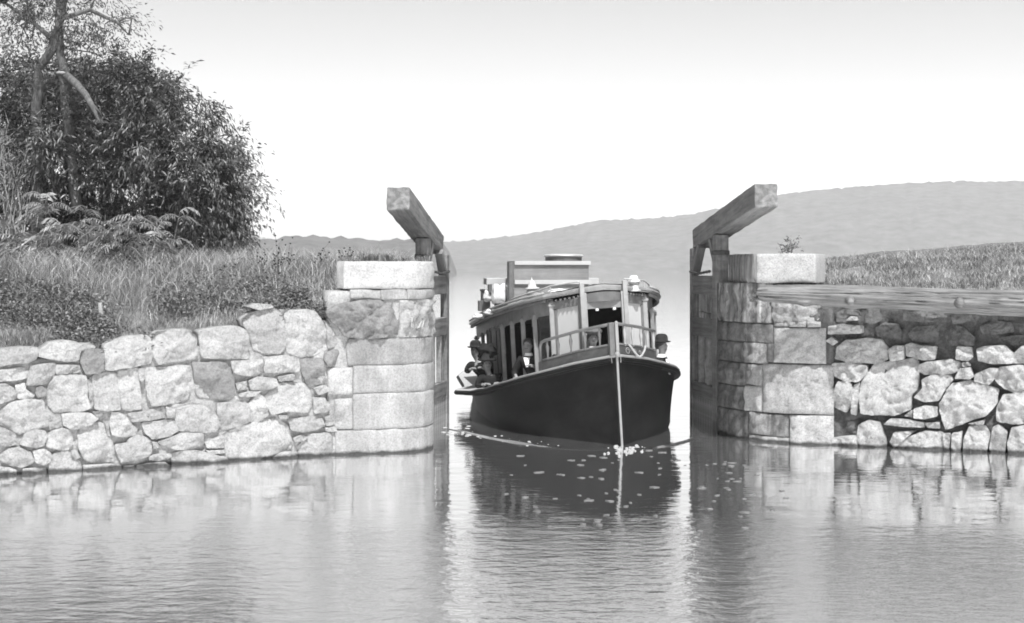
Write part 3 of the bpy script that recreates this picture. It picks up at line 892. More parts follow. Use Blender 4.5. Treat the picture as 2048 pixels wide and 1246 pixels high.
def scatter(nb, box, zf, keep, seed):
    r_ = random.Random(seed); out = []
    while len(out) < nb:
        x, y = r_.uniform(box[0], box[1]), r_.uniform(box[2], box[3])
        if keep(x, y, r_): out.append((x, y, zf(x, y) - 0.02))
    return out
def kL(x, y, r_):
    q = (Vector((x, y)) - LWa); qq, u = q.dot(LWn), q.dot(LWt)
    if qq < 0.12 or x > -1.85 or x > -1.85 - max(0, y - 27) * 0.32: return False
    if x > -2.45 and y < 22.2: return False
    if y > 24.5 and r_.random() > 0.45: return False
    return noise.noise(Vector((x * 0.9, y * 0.9, 4))) + r_.uniform(-.9, .9) > -0.55
def kR(x, y, r_):
    q = (Vector((x, y)) - RWa).dot(RWn)
    if q < 0.02 or x < 4.75 and y < 23.4 or x < 4.3 or y > 27 and x < 4.3 + (y - 27) * .45: return False
    if y > 25.5 and r_.random() > 0.5: return False
    return noise.noise(Vector((x * 0.9, y * 0.9, 9))) + r_.uniform(-.9, .9) > -0.6
def lenL(p):
    return np.array([0.14 + 0.20 * sm(((Vector((x, y)) - LWa).dot(LWn) - 0.4) / 3.0) + 0.08 * noise.noise(Vector((x * 1.4, y * 1.4, 2))) for x, y, z in p])
pl = scatter(95000, (-11, -1.8, 17.5, 30), zL, kL, 1)
tag(blades('grass', pl, np.maximum(lenL(pl), .08), 0.008, M['grass'], 2, 0.45), kind='stuff')
pl2 = scatter(26000, (-11, -1.8, 20.5, 30), zL, lambda x, y, r_: kL(x, y, r_) and noise.noise(Vector((x * .7, y * .7, 21))) > -0.15, 3)
tag(blades('grass', pl2, np.maximum(lenL(pl2) * 1.5, .1), 0.007, M['grass_pale'], 4, 0.3), kind='stuff')
pr = scatter(60000, (4.2, 12, 20, 31), zR, kR, 5)
pr = np.array(pr)
tag(blades('grass', pr, np.array([0.11 + 0.08 * max(-.6, noise.noise(Vector((x * 1.6, y * 1.6, 66)))) + (0.12 if rnd.random() < .04 else 0) for x, y, z in pr]), 0.008, M['grass_pale'], 6, 0.55), kind='stuff')
pr2 = scatter(22000, (4.2, 12, 20, 31), zR, lambda x, y, r_: kR(x, y, r_) and noise.noise(Vector((x * 1.1, y * 1.1, 31))) + .4 * noise.noise(Vector((x * 4, y * 4, 3))) > -0.1, 7)
tag(blades('grass', pr2, np.full(len(pr2), 0.15), 0.010, M['weed'], 8, 0.6), kind='stuff')

def leafcloud(pts, L, W, mat, name, parent, seed, droop=0.5, fold=0.25, dirs=None):
    r_ = np.random.default_rng(seed); pts = np.asarray(pts, float); n_ = len(pts)
    az = r_.uniform(0, 2 * np.pi, n_); el = r_.normal(-droop, 0.45, n_)
    d = np.stack([np.cos(az) * np.cos(el), np.sin(az) * np.cos(el), np.sin(el)], 1)
    if dirs is not None: d = unit(np.asarray(dirs) * 1.0 + d * 0.75)
    s = np.cross(d, np.array([0, 0, 1.0])); s = unit(s)
    up_ = np.cross(s, d)
    roll = r_.normal(0, 0.7, n_)[:, None]; s, up_ = s * np.cos(roll) + up_ * np.sin(roll), up_ * np.cos(roll) - s * np.sin(roll)
    l_ = (L * r_.uniform(0.6, 1.3, n_))[:, None]; w = (W * r_.uniform(0.7, 1.25, n_))[:, None]
    m0 = pts + d * l_ * .45 - up_ * l_ * .02; tip = pts + d * l_ - up_ * l_ * 0.18
    V = np.stack([pts, m0 - s * w * .5 + up_ * w * fold, tip, m0 + s * w * .5 + up_ * w * fold, m0], 1)
    return np_mesh(name, V, [(0, 4, 1), (1, 4, 2), (0, 3, 4), (4, 3, 2)], mat, parent)

# dark broad-leaved herbs in patches through the grass
r5 = np.random.default_rng(40)
herb = scatter(2600, (-9, -2.0, 18.5, 25), zL, lambda x, y, r_: kL(x, y, r_) and noise.noise(Vector((x * .8, y * .8, 55))) + .35 * noise.noise(Vector((x * 3, y * 3, 5))) > 0.0, 9)
hp = np.repeat(np.array(herb), 16, 0) + np.abs(r5.normal(0, 1, (len(herb) * 16, 3))) * [0, 0, 0.10] + r5.normal(0, 1, (len(herb) * 16, 3)) * [0.1, 0.1, 0]
tag(leafcloud(hp, 0.07, 0.03, M['weed'], 'weeds', None, 41, droop=-0.2), kind='stuff')

# ------------------------------------------------------------------ trees and shrubs
def clump_points(blobs, nclump, per, sig, seed, shell=0.55):
    r_ = np.random.default_rng(seed); w = np.array([b_[1][0] * b_[1][1] * b_[1][2] for b_ in blobs]) ** (2 / 3)
    which = r_.choice(len(blobs), nclump, p=w / w.sum()); cs = []
    for k in which:
        c, rad = blobs[k][0], blobs[k][1]
        v = r_.normal(0, 1, 3); v /= np.linalg.norm(v)
        cs.append(np.array(c) + v * np.array(rad) * r_.uniform(shell ** 2, 1.0) ** 0.5)
    cs = np.array(cs); ctr = np.array([blobs[k][0] for k in which])
    keep = np.array([noise.noise(Vector((c[0] * 1.9, c[1] * 1.9, c[2] * 1.9 + seed))) > -0.22 for c in cs]); cs, ctr = cs[keep], ctr[keep]; nclump = len(cs)
    # each clump is a spray: leaves strung along a twig that grows outwards and arches over
    dd = unit(unit(cs - ctr) * 0.8 + r_.normal(0, .55, (nclump, 3)) + np.array([0, 0, .05]))
    ln = sig * 3.2 * r_.uniform(0.6, 1.5, nclump)
    D, t = np.repeat(dd, per, 0), r_.uniform(-.3, 1, nclump * per)[:, None]; Ln = np.repeat(ln, per)[:, None]
    p = np.repeat(cs, per, 0) + D * t * Ln + np.array([0, 0, -.45]) * Ln * np.maximum(t, 0) ** 2 + r_.normal(0, 1, (nclump * per, 3)) * Ln * .11
    clump_points.dirs = unit(D + np.array([0, 0, -.7]) * np.maximum(t, 0))
    return cs, p
def px_blobs(lst):
    """(x, y, rx, ry) in photo pixels at depth d, with depth radius rd"""
    out = []
    for (x, y, rx, ry, d, rd) in lst:
        out.append((tuple(P(x, y, d)), (rx / F * d, rd, ry / F * d)))
    return out
def limb_mesh(mb, base, tips, r0, seed):
    r_ = random.Random(seed)
    for t in tips:
        t = Vector(t); m1 = base.lerp(t, .35) + Vector((r_.uniform(-.15, .15), r_.uniform(-.15, .15), r_.uniform(.0, .25)))
        m2 = base.lerp(t, .7) + Vector((r_.uniform(-.15, .15), r_.uniform(-.15, .15), r_.uniform(-.05, .2)))
        mb.tube([base, m1, m2, t], [r0, r0 * .7, r0 * .45, r0 * .15], 6)
def tree(name, label, cat, base, trunk, blobs, nclump, per, sig, L, W, lm, bark, seed, limbs=24, shell=0.5, droop=.5, group=None, r0=.035):
    root = empty(name, base, label=label, cat=cat, group=group)
    cs, pts = clump_points(blobs, nclump, per, sig, seed, shell)
    leafcloud(pts, L, W, lm, 'crown', root, seed + 1, droop, dirs=clump_points.dirs)
    mb = MB()
    for (pp, rad) in trunk:      # knotty, slightly wandering stems
        P2, R2 = [], []
        for i in range(len(pp) - 1):
            for k in range(8):
                t = k / 8; q = Vector(pp[i]).lerp(Vector(pp[i + 1]), t); rd = rad[i] + (rad[i + 1] - rad[i]) * t
                P2.append(q + Vector((noise.noise(q * 2.3), noise.noise(q * 2.3 + Vector((9, 0, 0))), 0)) * rd * .9); R2.append(rd * (1 + .28 * noise.noise(q * 4.5)))
        P2.append(Vector(pp[-1])); R2.append(rad[-1]); mb.tube(P2, R2, 12)
    r_ = random.Random(seed); hub = [Vector(p) for pp, _ in trunk for p in pp[1:]]
    for t in r_.sample(list(cs), min(limbs, len(cs))):
        b_ = min(hub, key=lambda q: (q - Vector(t)).length)
        limb_mesh(mb, b_, [t], r0, r_.random())
    mb.build('trunk', bark, root, smooth=True)
    return root

# tall open tree whose pale crooked trunk leans through the thicket
d = 24.7
tr = [([P(60, 560, d), P(72, 420, d), P(78, 300, d), P(72, 180, d), P(82, 140, d), P(108, 95, d), P(120, 60, d), P(124, 0, d), P(118, -110, d), P(126, -230, d)], [.12, .11, .10, .085, .08, .085, .09, .08, .06, .04]),
      ([P(150, 420, d), P(138, 240, d), P(130, 150, d), P(120, 95, d), P(119, 62, d)], [.09, .08, .075, .07, .07]),
      ([P(116, 40, d), P(180, 20, d), P(235, 45, d), P(258, 70, d)], [.05, .035, .025, .01]),
      ([P(112, 85, d), P(60, 40, d), P(10, 5, d)], [.05, .03, .02]), ([P(122, 5, d), P(190, -50, d), P(240, -70, d)], [.05, .03, .015])]
tall = tree('tall_tree', 'tall open tree with a pale crooked forked trunk rising above the thicket', 'tree', (tr[0][0][0].x, d, 2.6), tr,
     px_blobs([(120, 10, 140, 60, d, 1.2), (30, 60, 80, 45, d, 1.0), (130, -120, 180, 100, d, 1.5), (80, 160, 60, 40, d - .35, .15), (150, 215, 50, 50, d - .35, .15), (60, 110, 90, 40, d + .4, .6), (170, 95, 80, 35, d + .4, .6), (225, 45, 60, 30, d, .5), (10, -40, 110, 80, d, 1.2), (150, 60, 90, 40, d, .7)]),
     1050, 14, .11, .08, .023, M['leaf_mid'], M['bark'], 100, 70, .2, .5, r0=.022)
bl = MB(); bl.tube([P(126, 146, d - .3), P(150, 165, d - .8), P(172, 190, d - 1.1), P(186, 215, d - 1.3), (P(200, 246, d - 1.4))], [.075, .065, .055, .045, .02], 8)
bl.tube([P(182, 205, d - 1.2), P(200, 225, d - 1.2), P(206, 240, d - 1.2)], [.025, .015, .006], 5)
o = bl.build('broken_limb', M['bark'], tall, smooth=True); o['label'] = 'pale broken dead limb hanging off the trunk'
for (x, y) in ((122, 146), (154, 176)):
    MB().lathe(P(x, y, d - .75), [(.0, -.02), (.07, -.015), (.085, 0), (.06, .02), (0.0, .025)], 12).build('bracket_fungus', M['twig'], tall, smooth=True)

# the big dark willow-leaved bush
d = 25.2
wb = px_blobs([(120, 330, 170, 120, d + 1.2, 1.6), (110, 330, 110, 60, d - .6, .4), (330, 300, 120, 90, d, 1.1), (250, 210, 110, 90, d + 1, 1.2), (390, 360, 88, 95, d - .2, .9), (420, 420, 60, 60, d, .7), (230, 390, 150, 90, d + .6, 1.2), (40, 230, 110, 95, d + 1.8, 1.3), (-60, 330, 120, 150, d + 1, 1.5), (310, 200, 60, 50, d + .5, .7), (200, 160, 80, 45, d + 1.5, 1), (430, 320, 42, 45, d, .6), (350, 170, 26, 24, d, .3), (412, 228, 30, 28, d, .35), (462, 292, 24, 32, d, .3), (470, 400, 22, 40, d, .3), (120, 250, 60, 60, d - .9, .25), (75, 290, 50, 40, d - .9, .2)])
tb = [([P(220, 560, d + .8), P(225, 440, d + .8), P(250, 360, d + .6), P(330, 330, d + .3), P(400, 330, d)], [.10, .09, .08, .06, .03]),
      ([P(222, 480, d + .8), P(150, 380, d + 1), P(110, 280, d + 1.2), P(90, 200, d + 1.4)], [.09, .07, .06, .03]),
      ([P(230, 430, d + .5), P(300, 400, d + .1), P(400, 430, d - .1), P(440, 480, d - .2)], [.06, .05, .04, .02])]
tree('leafy_tree', 'dense dark tree with glinting narrow leaves spreading low over the grass', 'tree', (P(220, 560, d).x, d, 2.6), tb, wb, 3000, 24, .12, .125, .027, M['leaf_dark'], M['bark_dark'], 200, 90, .45, .55)
# paler soft trees behind it
d = 33
tree('pale_tree', 'pale soft-leaved tree showing beyond the edge of the dense dark tree', 'tree', (P(430, 540, d).x, d, 2.5), [([P(420, 560, d), P(425, 430, d), P(430, 340, d)], [.1, .08, .04])],
     px_blobs([(445, 330, 45, 52, d, 1), (472, 375, 28, 40, d, .7), (420, 420, 70, 55, d, 1), (360, 440, 70, 60, d, 1), (455, 455, 40, 35, d, .7)]), 500, 26, .2, .13, .05, M['leaf_pale'], M['bark_dark'], 300, 40, .3, .4)
d = 31
tree('pale_tree', 'feathery grey tree top rising behind the broken limb', 'tree', (P(210, 540, d).x, d, 2.5), [([P(210, 560, d), P(215, 300, d), P(215, 150, d)], [.12, .1, .04])],
     px_blobs([(190, 165, 75, 55, d, 1.2), (285, 160, 34, 42, d, .8), (230, 240, 90, 70, d, 1), (300, 230, 60, 80, d, .9), (70, 165, 90, 55, d, 1.2), (-20, 180, 110, 70, d, 1.2)]), 700, 26, .22, .13, .045, M['leaf_mid'], M['bark_dark'], 320, 40, .3, .4)
d = 29.5
tree('round_bush', 'low dark round bush at the foot of the pale tree', 'bush', (P(400, 530, d).x, d, 2.6), [([P(400, 560, d), P(400, 500, d)], [.05, .03])],
     px_blobs([(395, 490, 48, 38, d, .6), (440, 490, 45, 30, d, .6)]), 190, 24, .13, .09, .04, M['leaf_dark'], M['bark_dark'], 340, 14, .3, .3)
d = 27
tree('round_bush', 'dim bush filling the gap low between the sumacs and the dark tree', 'bush', (P(280, 540, d).x, d, 2.6), [([P(280, 560, d), P(280, 480, d)], [.05, .03])],
     px_blobs([(200, 460, 120, 60, d, .8), (60, 450, 110, 70, d, .8), (320, 470, 60, 50, d, .7)]), 420, 24, .15, .1, .04, M['leaf_dark'], M['bark_dark'], 350, 20, .3, .3)

# bare pale twiggy shrub
d = 24.6
root = empty('dry_shrub', P(20, 470, d), label='bare dry shrub, a spray of pale twigs in front of the dark tree', cat='shrub')
mb = MB(); r_ = random.Random(3)
for k in range(46):
    x0 = r_.uniform(-30, 50); x1 = x0 + r_.uniform(-40, 60); y1 = r_.uniform(225, 360)
    p0 = P(x0, 470, d + r_.uniform(-.3, .3)); p3 = P(x1, y1, d + r_.uniform(-.5, .4))
    m1 = p0.lerp(p3, .5) + Vector((r_.uniform(-.12, .12), 0, .05))
    mb.tube([p0, m1, p3], [.012, .009, .003], 5)
    for q in range(3):
        s = m1.lerp(p3, r_.random()); mb.tube([s, s + Vector((r_.uniform(-.35, .35), r_.uniform(-.1, .1), r_.uniform(.05, .3)))], [.006, .002], 4)
mb.build('twig', M['twig'], root)

# sumacs: stems with feathered fronds
def frond(base, dirv, L, r_, leaf, rach, nl=10):
    dirv = Vector(dirv).normalized(); side = dirv.cross(Vector((0, 0, 1))).normalized(); pts = []
    for i in range(8):
        t = i / 7; pts.append(base + dirv * L * t + Vector((0, 0, -0.75 * L * t * t)))
    rach.tube(pts, [.006, .005, .005, .004, .004, .003, .003, .002], 4)
    for i in range(1, nl + 1):
        t = i / (nl + .5); k = min(int(t * 7), 6); q = pts[k].lerp(pts[k + 1], t * 7 - k)
        for s in (-1, 1):
            ll = (0.17 if 0.15 < t < 0.8 else 0.11) * r_.uniform(.85, 1.15)
            dd = (side * s * 1.0 + dirv * .35 + Vector((0, -.25, -0.85 + r_.uniform(-.45, .45)))).normalized()
            up = Vector((0, 0, 1)); w = (dirv * .9 + up * .2).normalized() * 0.0135
            m_ = q + dd * ll * .45 + up * .006; tp = q + dd * ll
            leaf.add([q, m_ - w, tp, m_ + w], [(0, 1, 2), (0, 2, 3)])
sums = [(20, 520, 470, 24.2, 'sumac with broad feathered fronds at the edge of the thicket beside the dry shrub'), (75, 530, 425, 24.4, 'tallest sumac, its fronds raised against the dark tree'),
        (110, 540, 490, 23.6, 'low sumac in front of the tallest one'), (160, 520, 460, 24.4, 'bushy sumac with drooping fronds in the middle of the row'), (205, 520, 455, 24.3, 'sumac with level fronds under the dark hollow of the tree'),
        (265, 515, 455, 24.2, 'sumac whose stacked pale fronds face the water'), (325, 515, 460, 24.3, 'last sumac of the row, at the open grass end'), (-25, 520, 420, 24.5, 'sumac half out of view at the picture edge'), (50, 540, 510, 23.4, 'small sumac sprout lowest on the bank')]
for k, (x, yb, yt, d, lab) in enumerate(sums):
    d -= 1.0; yt -= 18
    b0 = P(x, yb, d); b0.z = min(b0.z, zL(b0.x, b0.y)); tp = P(x + 6, yt, d)
    root = empty('sumac', b0, label=lab, cat='shrub', group='sumacs along the top of the bank')
    r_ = random.Random(60 + k); st, lf, rc = MB(), MB(), MB()
    for s in range(4 if k != 8 else 2):
        t2 = tp + Vector((r_.uniform(-.22, .22), r_.uniform(-.2, .2), r_.uniform(-.45, .2)))
        st.tube([b0, b0.lerp(t2, .5) + Vector((r_.uniform(-.05, .05), 0, 0)), t2], [.014, .011, .007], 6)
        for q in range(5):
            az = r_.uniform(0, 2 * math.pi); hh = r_.uniform(.45, 1.0)
            frond(b0.lerp(t2, hh), (math.cos(az) * 1.0, math.sin(az) * .6 - .3, r_.uniform(.25, 1.3)), r_.uniform(.4, .62), r_, lf, rc)
    st.build('stem', M['bark'], root); lf.build('foliage', M['sumac'], root); rc.build('leaf_stalk', M['twig'], root)

# tangled undergrowth along the foot of the thicket
r5 = np.random.default_rng(91); up_ = []
for k in range(420):
    x = r5.uniform(-60, 480); d_ = r5.uniform(22.6, 25.5); q = P(x, 540, d_); z = zL(q.x, q.y) + abs(r5.normal(0, .16)) * (1 if x < 350 else .5)
    for i in range(15): up_.append((q.x + r5.normal(0, .09), q.y + r5.normal(0, .09), z + r5.normal(0, .06)))
tag(leafcloud(up_, .10, .034, M['leaf_mid'], 'undergrowth', None, 92, droop=.1), kind='stuff')
# tall weeds with seed heads near the pale pier, tuft on the coping, sapling behind the round pier
def weed(x, yb, yt, d, lab, r_, n_=4, mat='weed'):
    b0 = P(x, yb, d); root = empty('tall_weed', b0, label=lab, cat='weed', group='tall weeds in the grass by the pale pier')
    st = MB()
    for k in range(n_):
        t = P(x + r_.uniform(-18, 18), yt + r_.uniform(0, 22), d + r_.uniform(-.1, .1))
        st.tube([b0, b0.lerp(t, .5) + Vector((r_.uniform(-.03, .03), 0, 0)), t], [.006, .004, .002], 4)
        for q in range(4):
            s = b0.lerp(t, r_.uniform(.55, 1.0)); e = s + Vector((r_.uniform(-.09, .09), r_.uniform(-.05, .05), r_.uniform(.02, .1)))
            st.tube([s, e], [.003, .0015], 4)
            MB().lathe(e, [(0, -.012), (.013, -.004), (.012, .008), (0, .014)], 6).build('seed_head', M['felt'], root)
    st.build('stem', M[mat], root)
r_ = random.Random(8)
for x, yb, yt, d, lab in ((556, 600, 478, 22.5, 'tall thin weed in the middle of the bank, its seed heads against the far hills'), (575, 590, 483, 22.7, 'forked seed-head weed next to the tallest one'), (545, 600, 505, 22.4, 'shorter weed leaning from the same clump'), (640, 560, 492, 22.6, 'slim weed standing between the clump and the pier'), (690, 540, 497, 22.4, 'weed overhanging the end of the pale coping'), (520, 600, 500, 22.6, 'weed nearest the trees')):
    weed(x, yb, yt, d, lab, r_)
def tuft(name, lab, c, n_, L, mat, seed, spread=.12, cat='plant'):
    r_ = np.random.default_rng(seed); p = np.array(c) + r_.normal(0, 1, (n_, 3)) * [spread, spread * .6, 0.01]
    o = blades(name, p, np.full(n_, L), 0.009, M[mat], seed, .5); tag(o, lab, cat); return o
tuft('weed_tuft', 'dark scrubby tuft growing on top of the pale coping', P(752, 523, 21.9), 420, .15, 'weed', 70, .16)
tuft('weed_tuft', 'small tuft on the coping at the foot of the gate post', P(842, 522, 22.3), 120, .10, 'grass', 71, .1)
tuft('grass_tuft', 'dry grass hanging from the broken joint of the pale pier', P(832, 655, 21.35), 260, .2, 'grass_pale', 72, .1)
d = 27
root = empty('sapling', P(1573, 515, d), label='wispy sapling behind the white coping block', cat='sapling')
cs, pts = clump_points(px_blobs([(1575, 492, 16, 14, d, .15)]), 26, 9, .05, 77, .1)
leafcloud(pts, .06, .02, M['leaf_mid'], 'crown', root, 78, .0)
mb = MB(); limb_mesh(mb, P(1573, 530, d), [P(1566, 484, d), P(1580, 482, d), P(1590, 492, d)], .008, 4); mb.build('stem', M['bark_dark'], root)
# stakes
for x, yt, yb, lab in ((203, 605, 668, 'short pale wooden stake standing in the grass above the rubble wall'), (3, 515, 552, 'thin pale stake under the sumacs at the picture edge')):
    d = 20.6 if x > 100 else 23.2
    mb = MB(); q0, q1 = P(x + 4 if x > 100 else x, yb + 10, d), P(x - 3, yt, d)
    mb.tube([q0, q0.lerp(q1, .5), q1], [.04, .036, .033] if x > 100 else [.015, .015, .013], 8)
    tag(mb.build('stake', M['twig'], smooth=False), lab, 'stake')

# ------------------------------------------------------------------ the fallen log on the wall
def make_log():
    a, b_ = P(1513, 586, 22.02), P(2048, 606, 20.98); b_ = a + (b_ - a) * 1.5
    x = (b_ - a).normalized(); z = Vector((0, 0, 1)); z = (z - x * z.x * 0 - x * z.dot(x)).normalized(); y = z.cross(x)
    mw = Matrix((x, y, z)).transposed().to_4x4(); mw.translation = a
    L = (b_ - a).length; nl, nr = 200, 110; V, Fc = [], []
    knots = [(1.45, 1.9), (2.75, 1.75), (3.9, 2.3), (0.75, 0.9)]
    for i in range(nl + 1):
        t = i / nl; s = L * t; r0 = float(np.interp(s, [0, .12, .6, 2.5, 6], [.09, .12, .135, .175, .20]))
        for k in range(nr):
            th = 2 * math.pi * k / nr
            e = 0.020 * fbm((s * .7, math.cos(th) * 1.6, math.sin(th) * 1.6), 4) + 0.010 * noise.noise(Vector((s * .5, math.cos(th) * 9, math.sin(th) * 9))) + 0.016 * fbm((s * .45, th * 5.1 if th < math.pi else (2 * math.pi - th) * 5.1, 3), 3)
            cr = abs(noise.noise(Vector((s * .3, math.cos(th) * 3.5, math.sin(th) * 3.5 + 8)))); e -= 0.06 * max(0, 0.05 - cr) / 0.05 * (0.4 + 0.6 * (noise.noise(Vector((s * 1.1, 3, th))) > -.1))
            for (ks, kt) in knots:
                dd = ((s - ks) / .09) ** 2 + ((th - kt - math.pi) / .35) ** 2
                e += .045 * math.exp(-dd)
            endj = (0.10 * fbm((math.cos(th) * 2, math.sin(th) * 2, 5), 4)) if i == 0 else 0
            V.append((s + endj, (r0 + e) * math.cos(th), (r0 + e) * math.sin(th)))
    for i in range(nl):
        for k in range(nr): Fc.append((i * nr + k, i * nr + (k + 1) % nr, (i + 1) * nr + (k + 1) % nr, (i + 1) * nr + k))
    V.append((0.08, 0, 0)); c0 = len(V) - 1
    for k in range(nr): Fc.append((k, c0, (k + 1) % nr))
    Fc.append(tuple(nl * nr + k for k in range(nr)))
    o = obj('log', V, Fc, M['log'], mw=mw)
    for (s, th, r_) in ((1.42, -2.75, .045), (3.0, -2.95, .05), (4.15, 2.5, .04)):      # stubs of sawn-off branches
        c = Vector((s, .16 * math.cos(th), .16 * math.sin(th))); dv = Vector((.25, math.cos(th), math.sin(th))).normalized()
        q = MB(); q.tube([c, c + dv * .05, c + dv * .085, c + dv * .10, c + dv * .085], [r_ * 1.7, r_ * 1.15, r_, r_ * .8, r_ * .35], 12)
        q.build('branch_stub', M['log'], o, smooth=True, local=True)
    tag(o, 'long barkless weathered log lying along the top of the boulder wall', 'log')
make_log()

# ------------------------------------------------------------------ the canal launch
YAW, HEEL = R(8.0), R(-3.3)
B0 = Matrix.Translation(Vector((1.70, 22.02, 0))) @ Matrix.Rotation(YAW, 4, 'Z') @ Matrix.Rotation(HEEL, 4, 'Y')
boat = empty('launch', mat=B0, label='black-hulled cabin launch coming bow first out between the lock gates', cat='boat')
bi = lambda xs, ys: (lambda s: float(np.interp(s, xs, ys)))
gun = bi([-.1, 0, .5, 1, 2, 3, 4, 5, 6, 8, 11], [1.42, 1.40, 1.285, 1.15, 0.94, 0.77, 0.65, 0.585, .55, .57, .63])      # deck edge height
wdk = bi([0, .1, .25, .5, 1, 1.5, 2, 2.5, 3, 3.6, 4.2, 4.8, 5.3, 5.7, 6.0, 6.2, 9, 10.5, 11], [.04, .12, .30, .57, 1.00, 1.28, 1.47, 1.60, 1.69, 1.80, 1.94, 2.05, 2.02, 1.90, 1.78, 1.75, 1.62, 1.0, .3])   # guard edge
whl = bi([0, .1, .25, .5, 1, 1.5, 2, 2.5, 3, 4, 5, 6, 9, 10.5, 11], [.035, .10, .27, .53, .96, 1.24, 1.43, 1.55, 1.62, 1.67, 1.67, 1.64, 1.42, .86, .25])   # hull at the deck
wwl = bi([0, .1, .25, .5, 1, 1.5, 2, 2.5, 3, 4, 5, 6, 9, 10.5, 11], [.03, .06, .15, .33, .70, 1.02, 1.26, 1.41, 1.50, 1.57, 1.58, 1.56, 1.32, .7, .15])      # at the water
SS = [0, .05, .1, .18, .25, .37, .5, .75, 1, 1.25, 1.5, 1.75, 2, 2.25, 2.5, 2.75, 3, 3.3, 3.6, 4, 4.4, 4.8, 5.1, 5.4, 5.7, 6, 6.5, 7.5, 8.5, 9.5, 10.3, 10.7, 11]
def hull_w(s, z):
    t = z / gun(s)
    if t >= 0: return wwl(s) + (whl(s) - wwl(s)) * (t ** 1.4)
    return wwl(s) * (1 - 0.55 * min(1, -z / 0.8) ** 1.5)
def hull():
    lv = [-.7, -.45, -.2, 0, .12, .25, .38, .5, .62, .74, .86, .95, 1.0]; V, Fc = [], []
    for sd in (-1, 1):
        for s in SS:
            for t in lv:
                z = t if t < 0 else t * gun(s)
                V.append((sd * hull_w(s, z), s + (0.03 * max(0, 1 - t) if s == 0 else 0), z))
    n_, m_ = len(SS), len(lv); o = n_ * m_
    for i in range(n_ - 1):
        for j in range(m_ - 1):
            a = i * m_ + j; Fc += [(a, a + 1, a + m_ + 1, a + m_), (o + a, o + a + m_, o + a + m_ + 1, o + a + 1)]
        a = i * m_; Fc.append((a, a + m_, o + a + m_, o + a))
    for j in range(m_ - 1):
        Fc.append((j, o + j, o + j + 1, j + 1)); a = (n_ - 1) * m_ + j; Fc.append((a, a + 1, o + a + 1, o + a))
    return obj('hull', V, Fc, M['hull'], boat, local=True)
hull()
# deck: a thin shelf whose guards widen amidships
def deck():
    V, Fc = [], []
    ss = [s for s in SS if s >= .05]
    for s in ss:
        w = wdk(s); z = gun(s)
        V += [(-w, s, z), (-w * .5, s, z + .02), (0, s, z + .03), (w * .5, s, z + .02), (w, s, z), (w, s, z - .05), (w * .93, s, z - .10), (-w * .93, s, z - .10), (-w, s, z - .05)]
    k = 9
    for i in range(len(ss) - 1):
        for j in range(k): Fc.append((i * k + j, i * k + (j + 1) % k, (i + 1) * k + (j + 1) % k, (i + 1) * k + j))
    Fc.append(tuple(range(k))); Fc.append(tuple((len(ss) - 1) * k + j for j in range(k)))
    o = obj('deck', V, Fc, M['deck'], boat, smooth=False, local=True); o.data.materials.append(M['hull'])
    for i, p in enumerate(o.data.polygons):
        if i < (len(ss) - 1) * k and i % k >= 4: p.material_index = 1
    return o
deck()
# rub rails along the edge: dark outer face, paler line near the bow
for sd in (-1, 1):
    ss = [s for s in SS if s <= 9.5 and s >= 0.05]
    q = MB(); q.tube([(sd * (wdk(s) + .012), s, gun(s) - .045) for s in ss], .034, 8); q.build('rub_rail', M['hull'], boat, smooth=True, local=True)
    ss = [s for s in SS if s <= 3.0]
    q = MB(); q.tube([(sd * (wdk(s) + .020 if s else 0.0), s - (.02 if s == 0 else 0), gun(s) + .004) for s in ss], [.024 - .004 * min(s, 3) for s in ss], 8)
    q.build('gunwale_bead', M['pale_trim'], boat, smooth=True, local=True)
# stem: iron band down the bow, post up to the rail
q = MB()
for (z0, z1, w, dd) in ((-.5, 1.40, .036, .04),):
    q.box((0, -.02, (z0 + z1) / 2), (w, dd, z1 - z0))
q.build('stem_band', M['pale_trim'], boat, bevel=.01, local=True)
q = MB(); q.box((-.035, .05, 1.66), (.13, .14, .51)); q.build('stem_post', M['varnish_dark'], boat, bevel=.012, local=True)
q = MB(); q.box((.01, -.05, 1.66), (.045, .04, .50)); q.lathe((.01, -.05, 1.911), [(.028, 0), (.03, .01), (.016, .03), (0, .033)], 10); q.build('stem_cap', M['pale_trim'], boat, bevel=0, local=True)
q = MB(); q.lathe((0, -.06, 1.43), [(0, -.045), (.03, -.035), (.045, 0), (.03, .035), (0, .045)], 12); q.build('stem_boss', M['pale_trim'], boat, smooth=True, local=True)
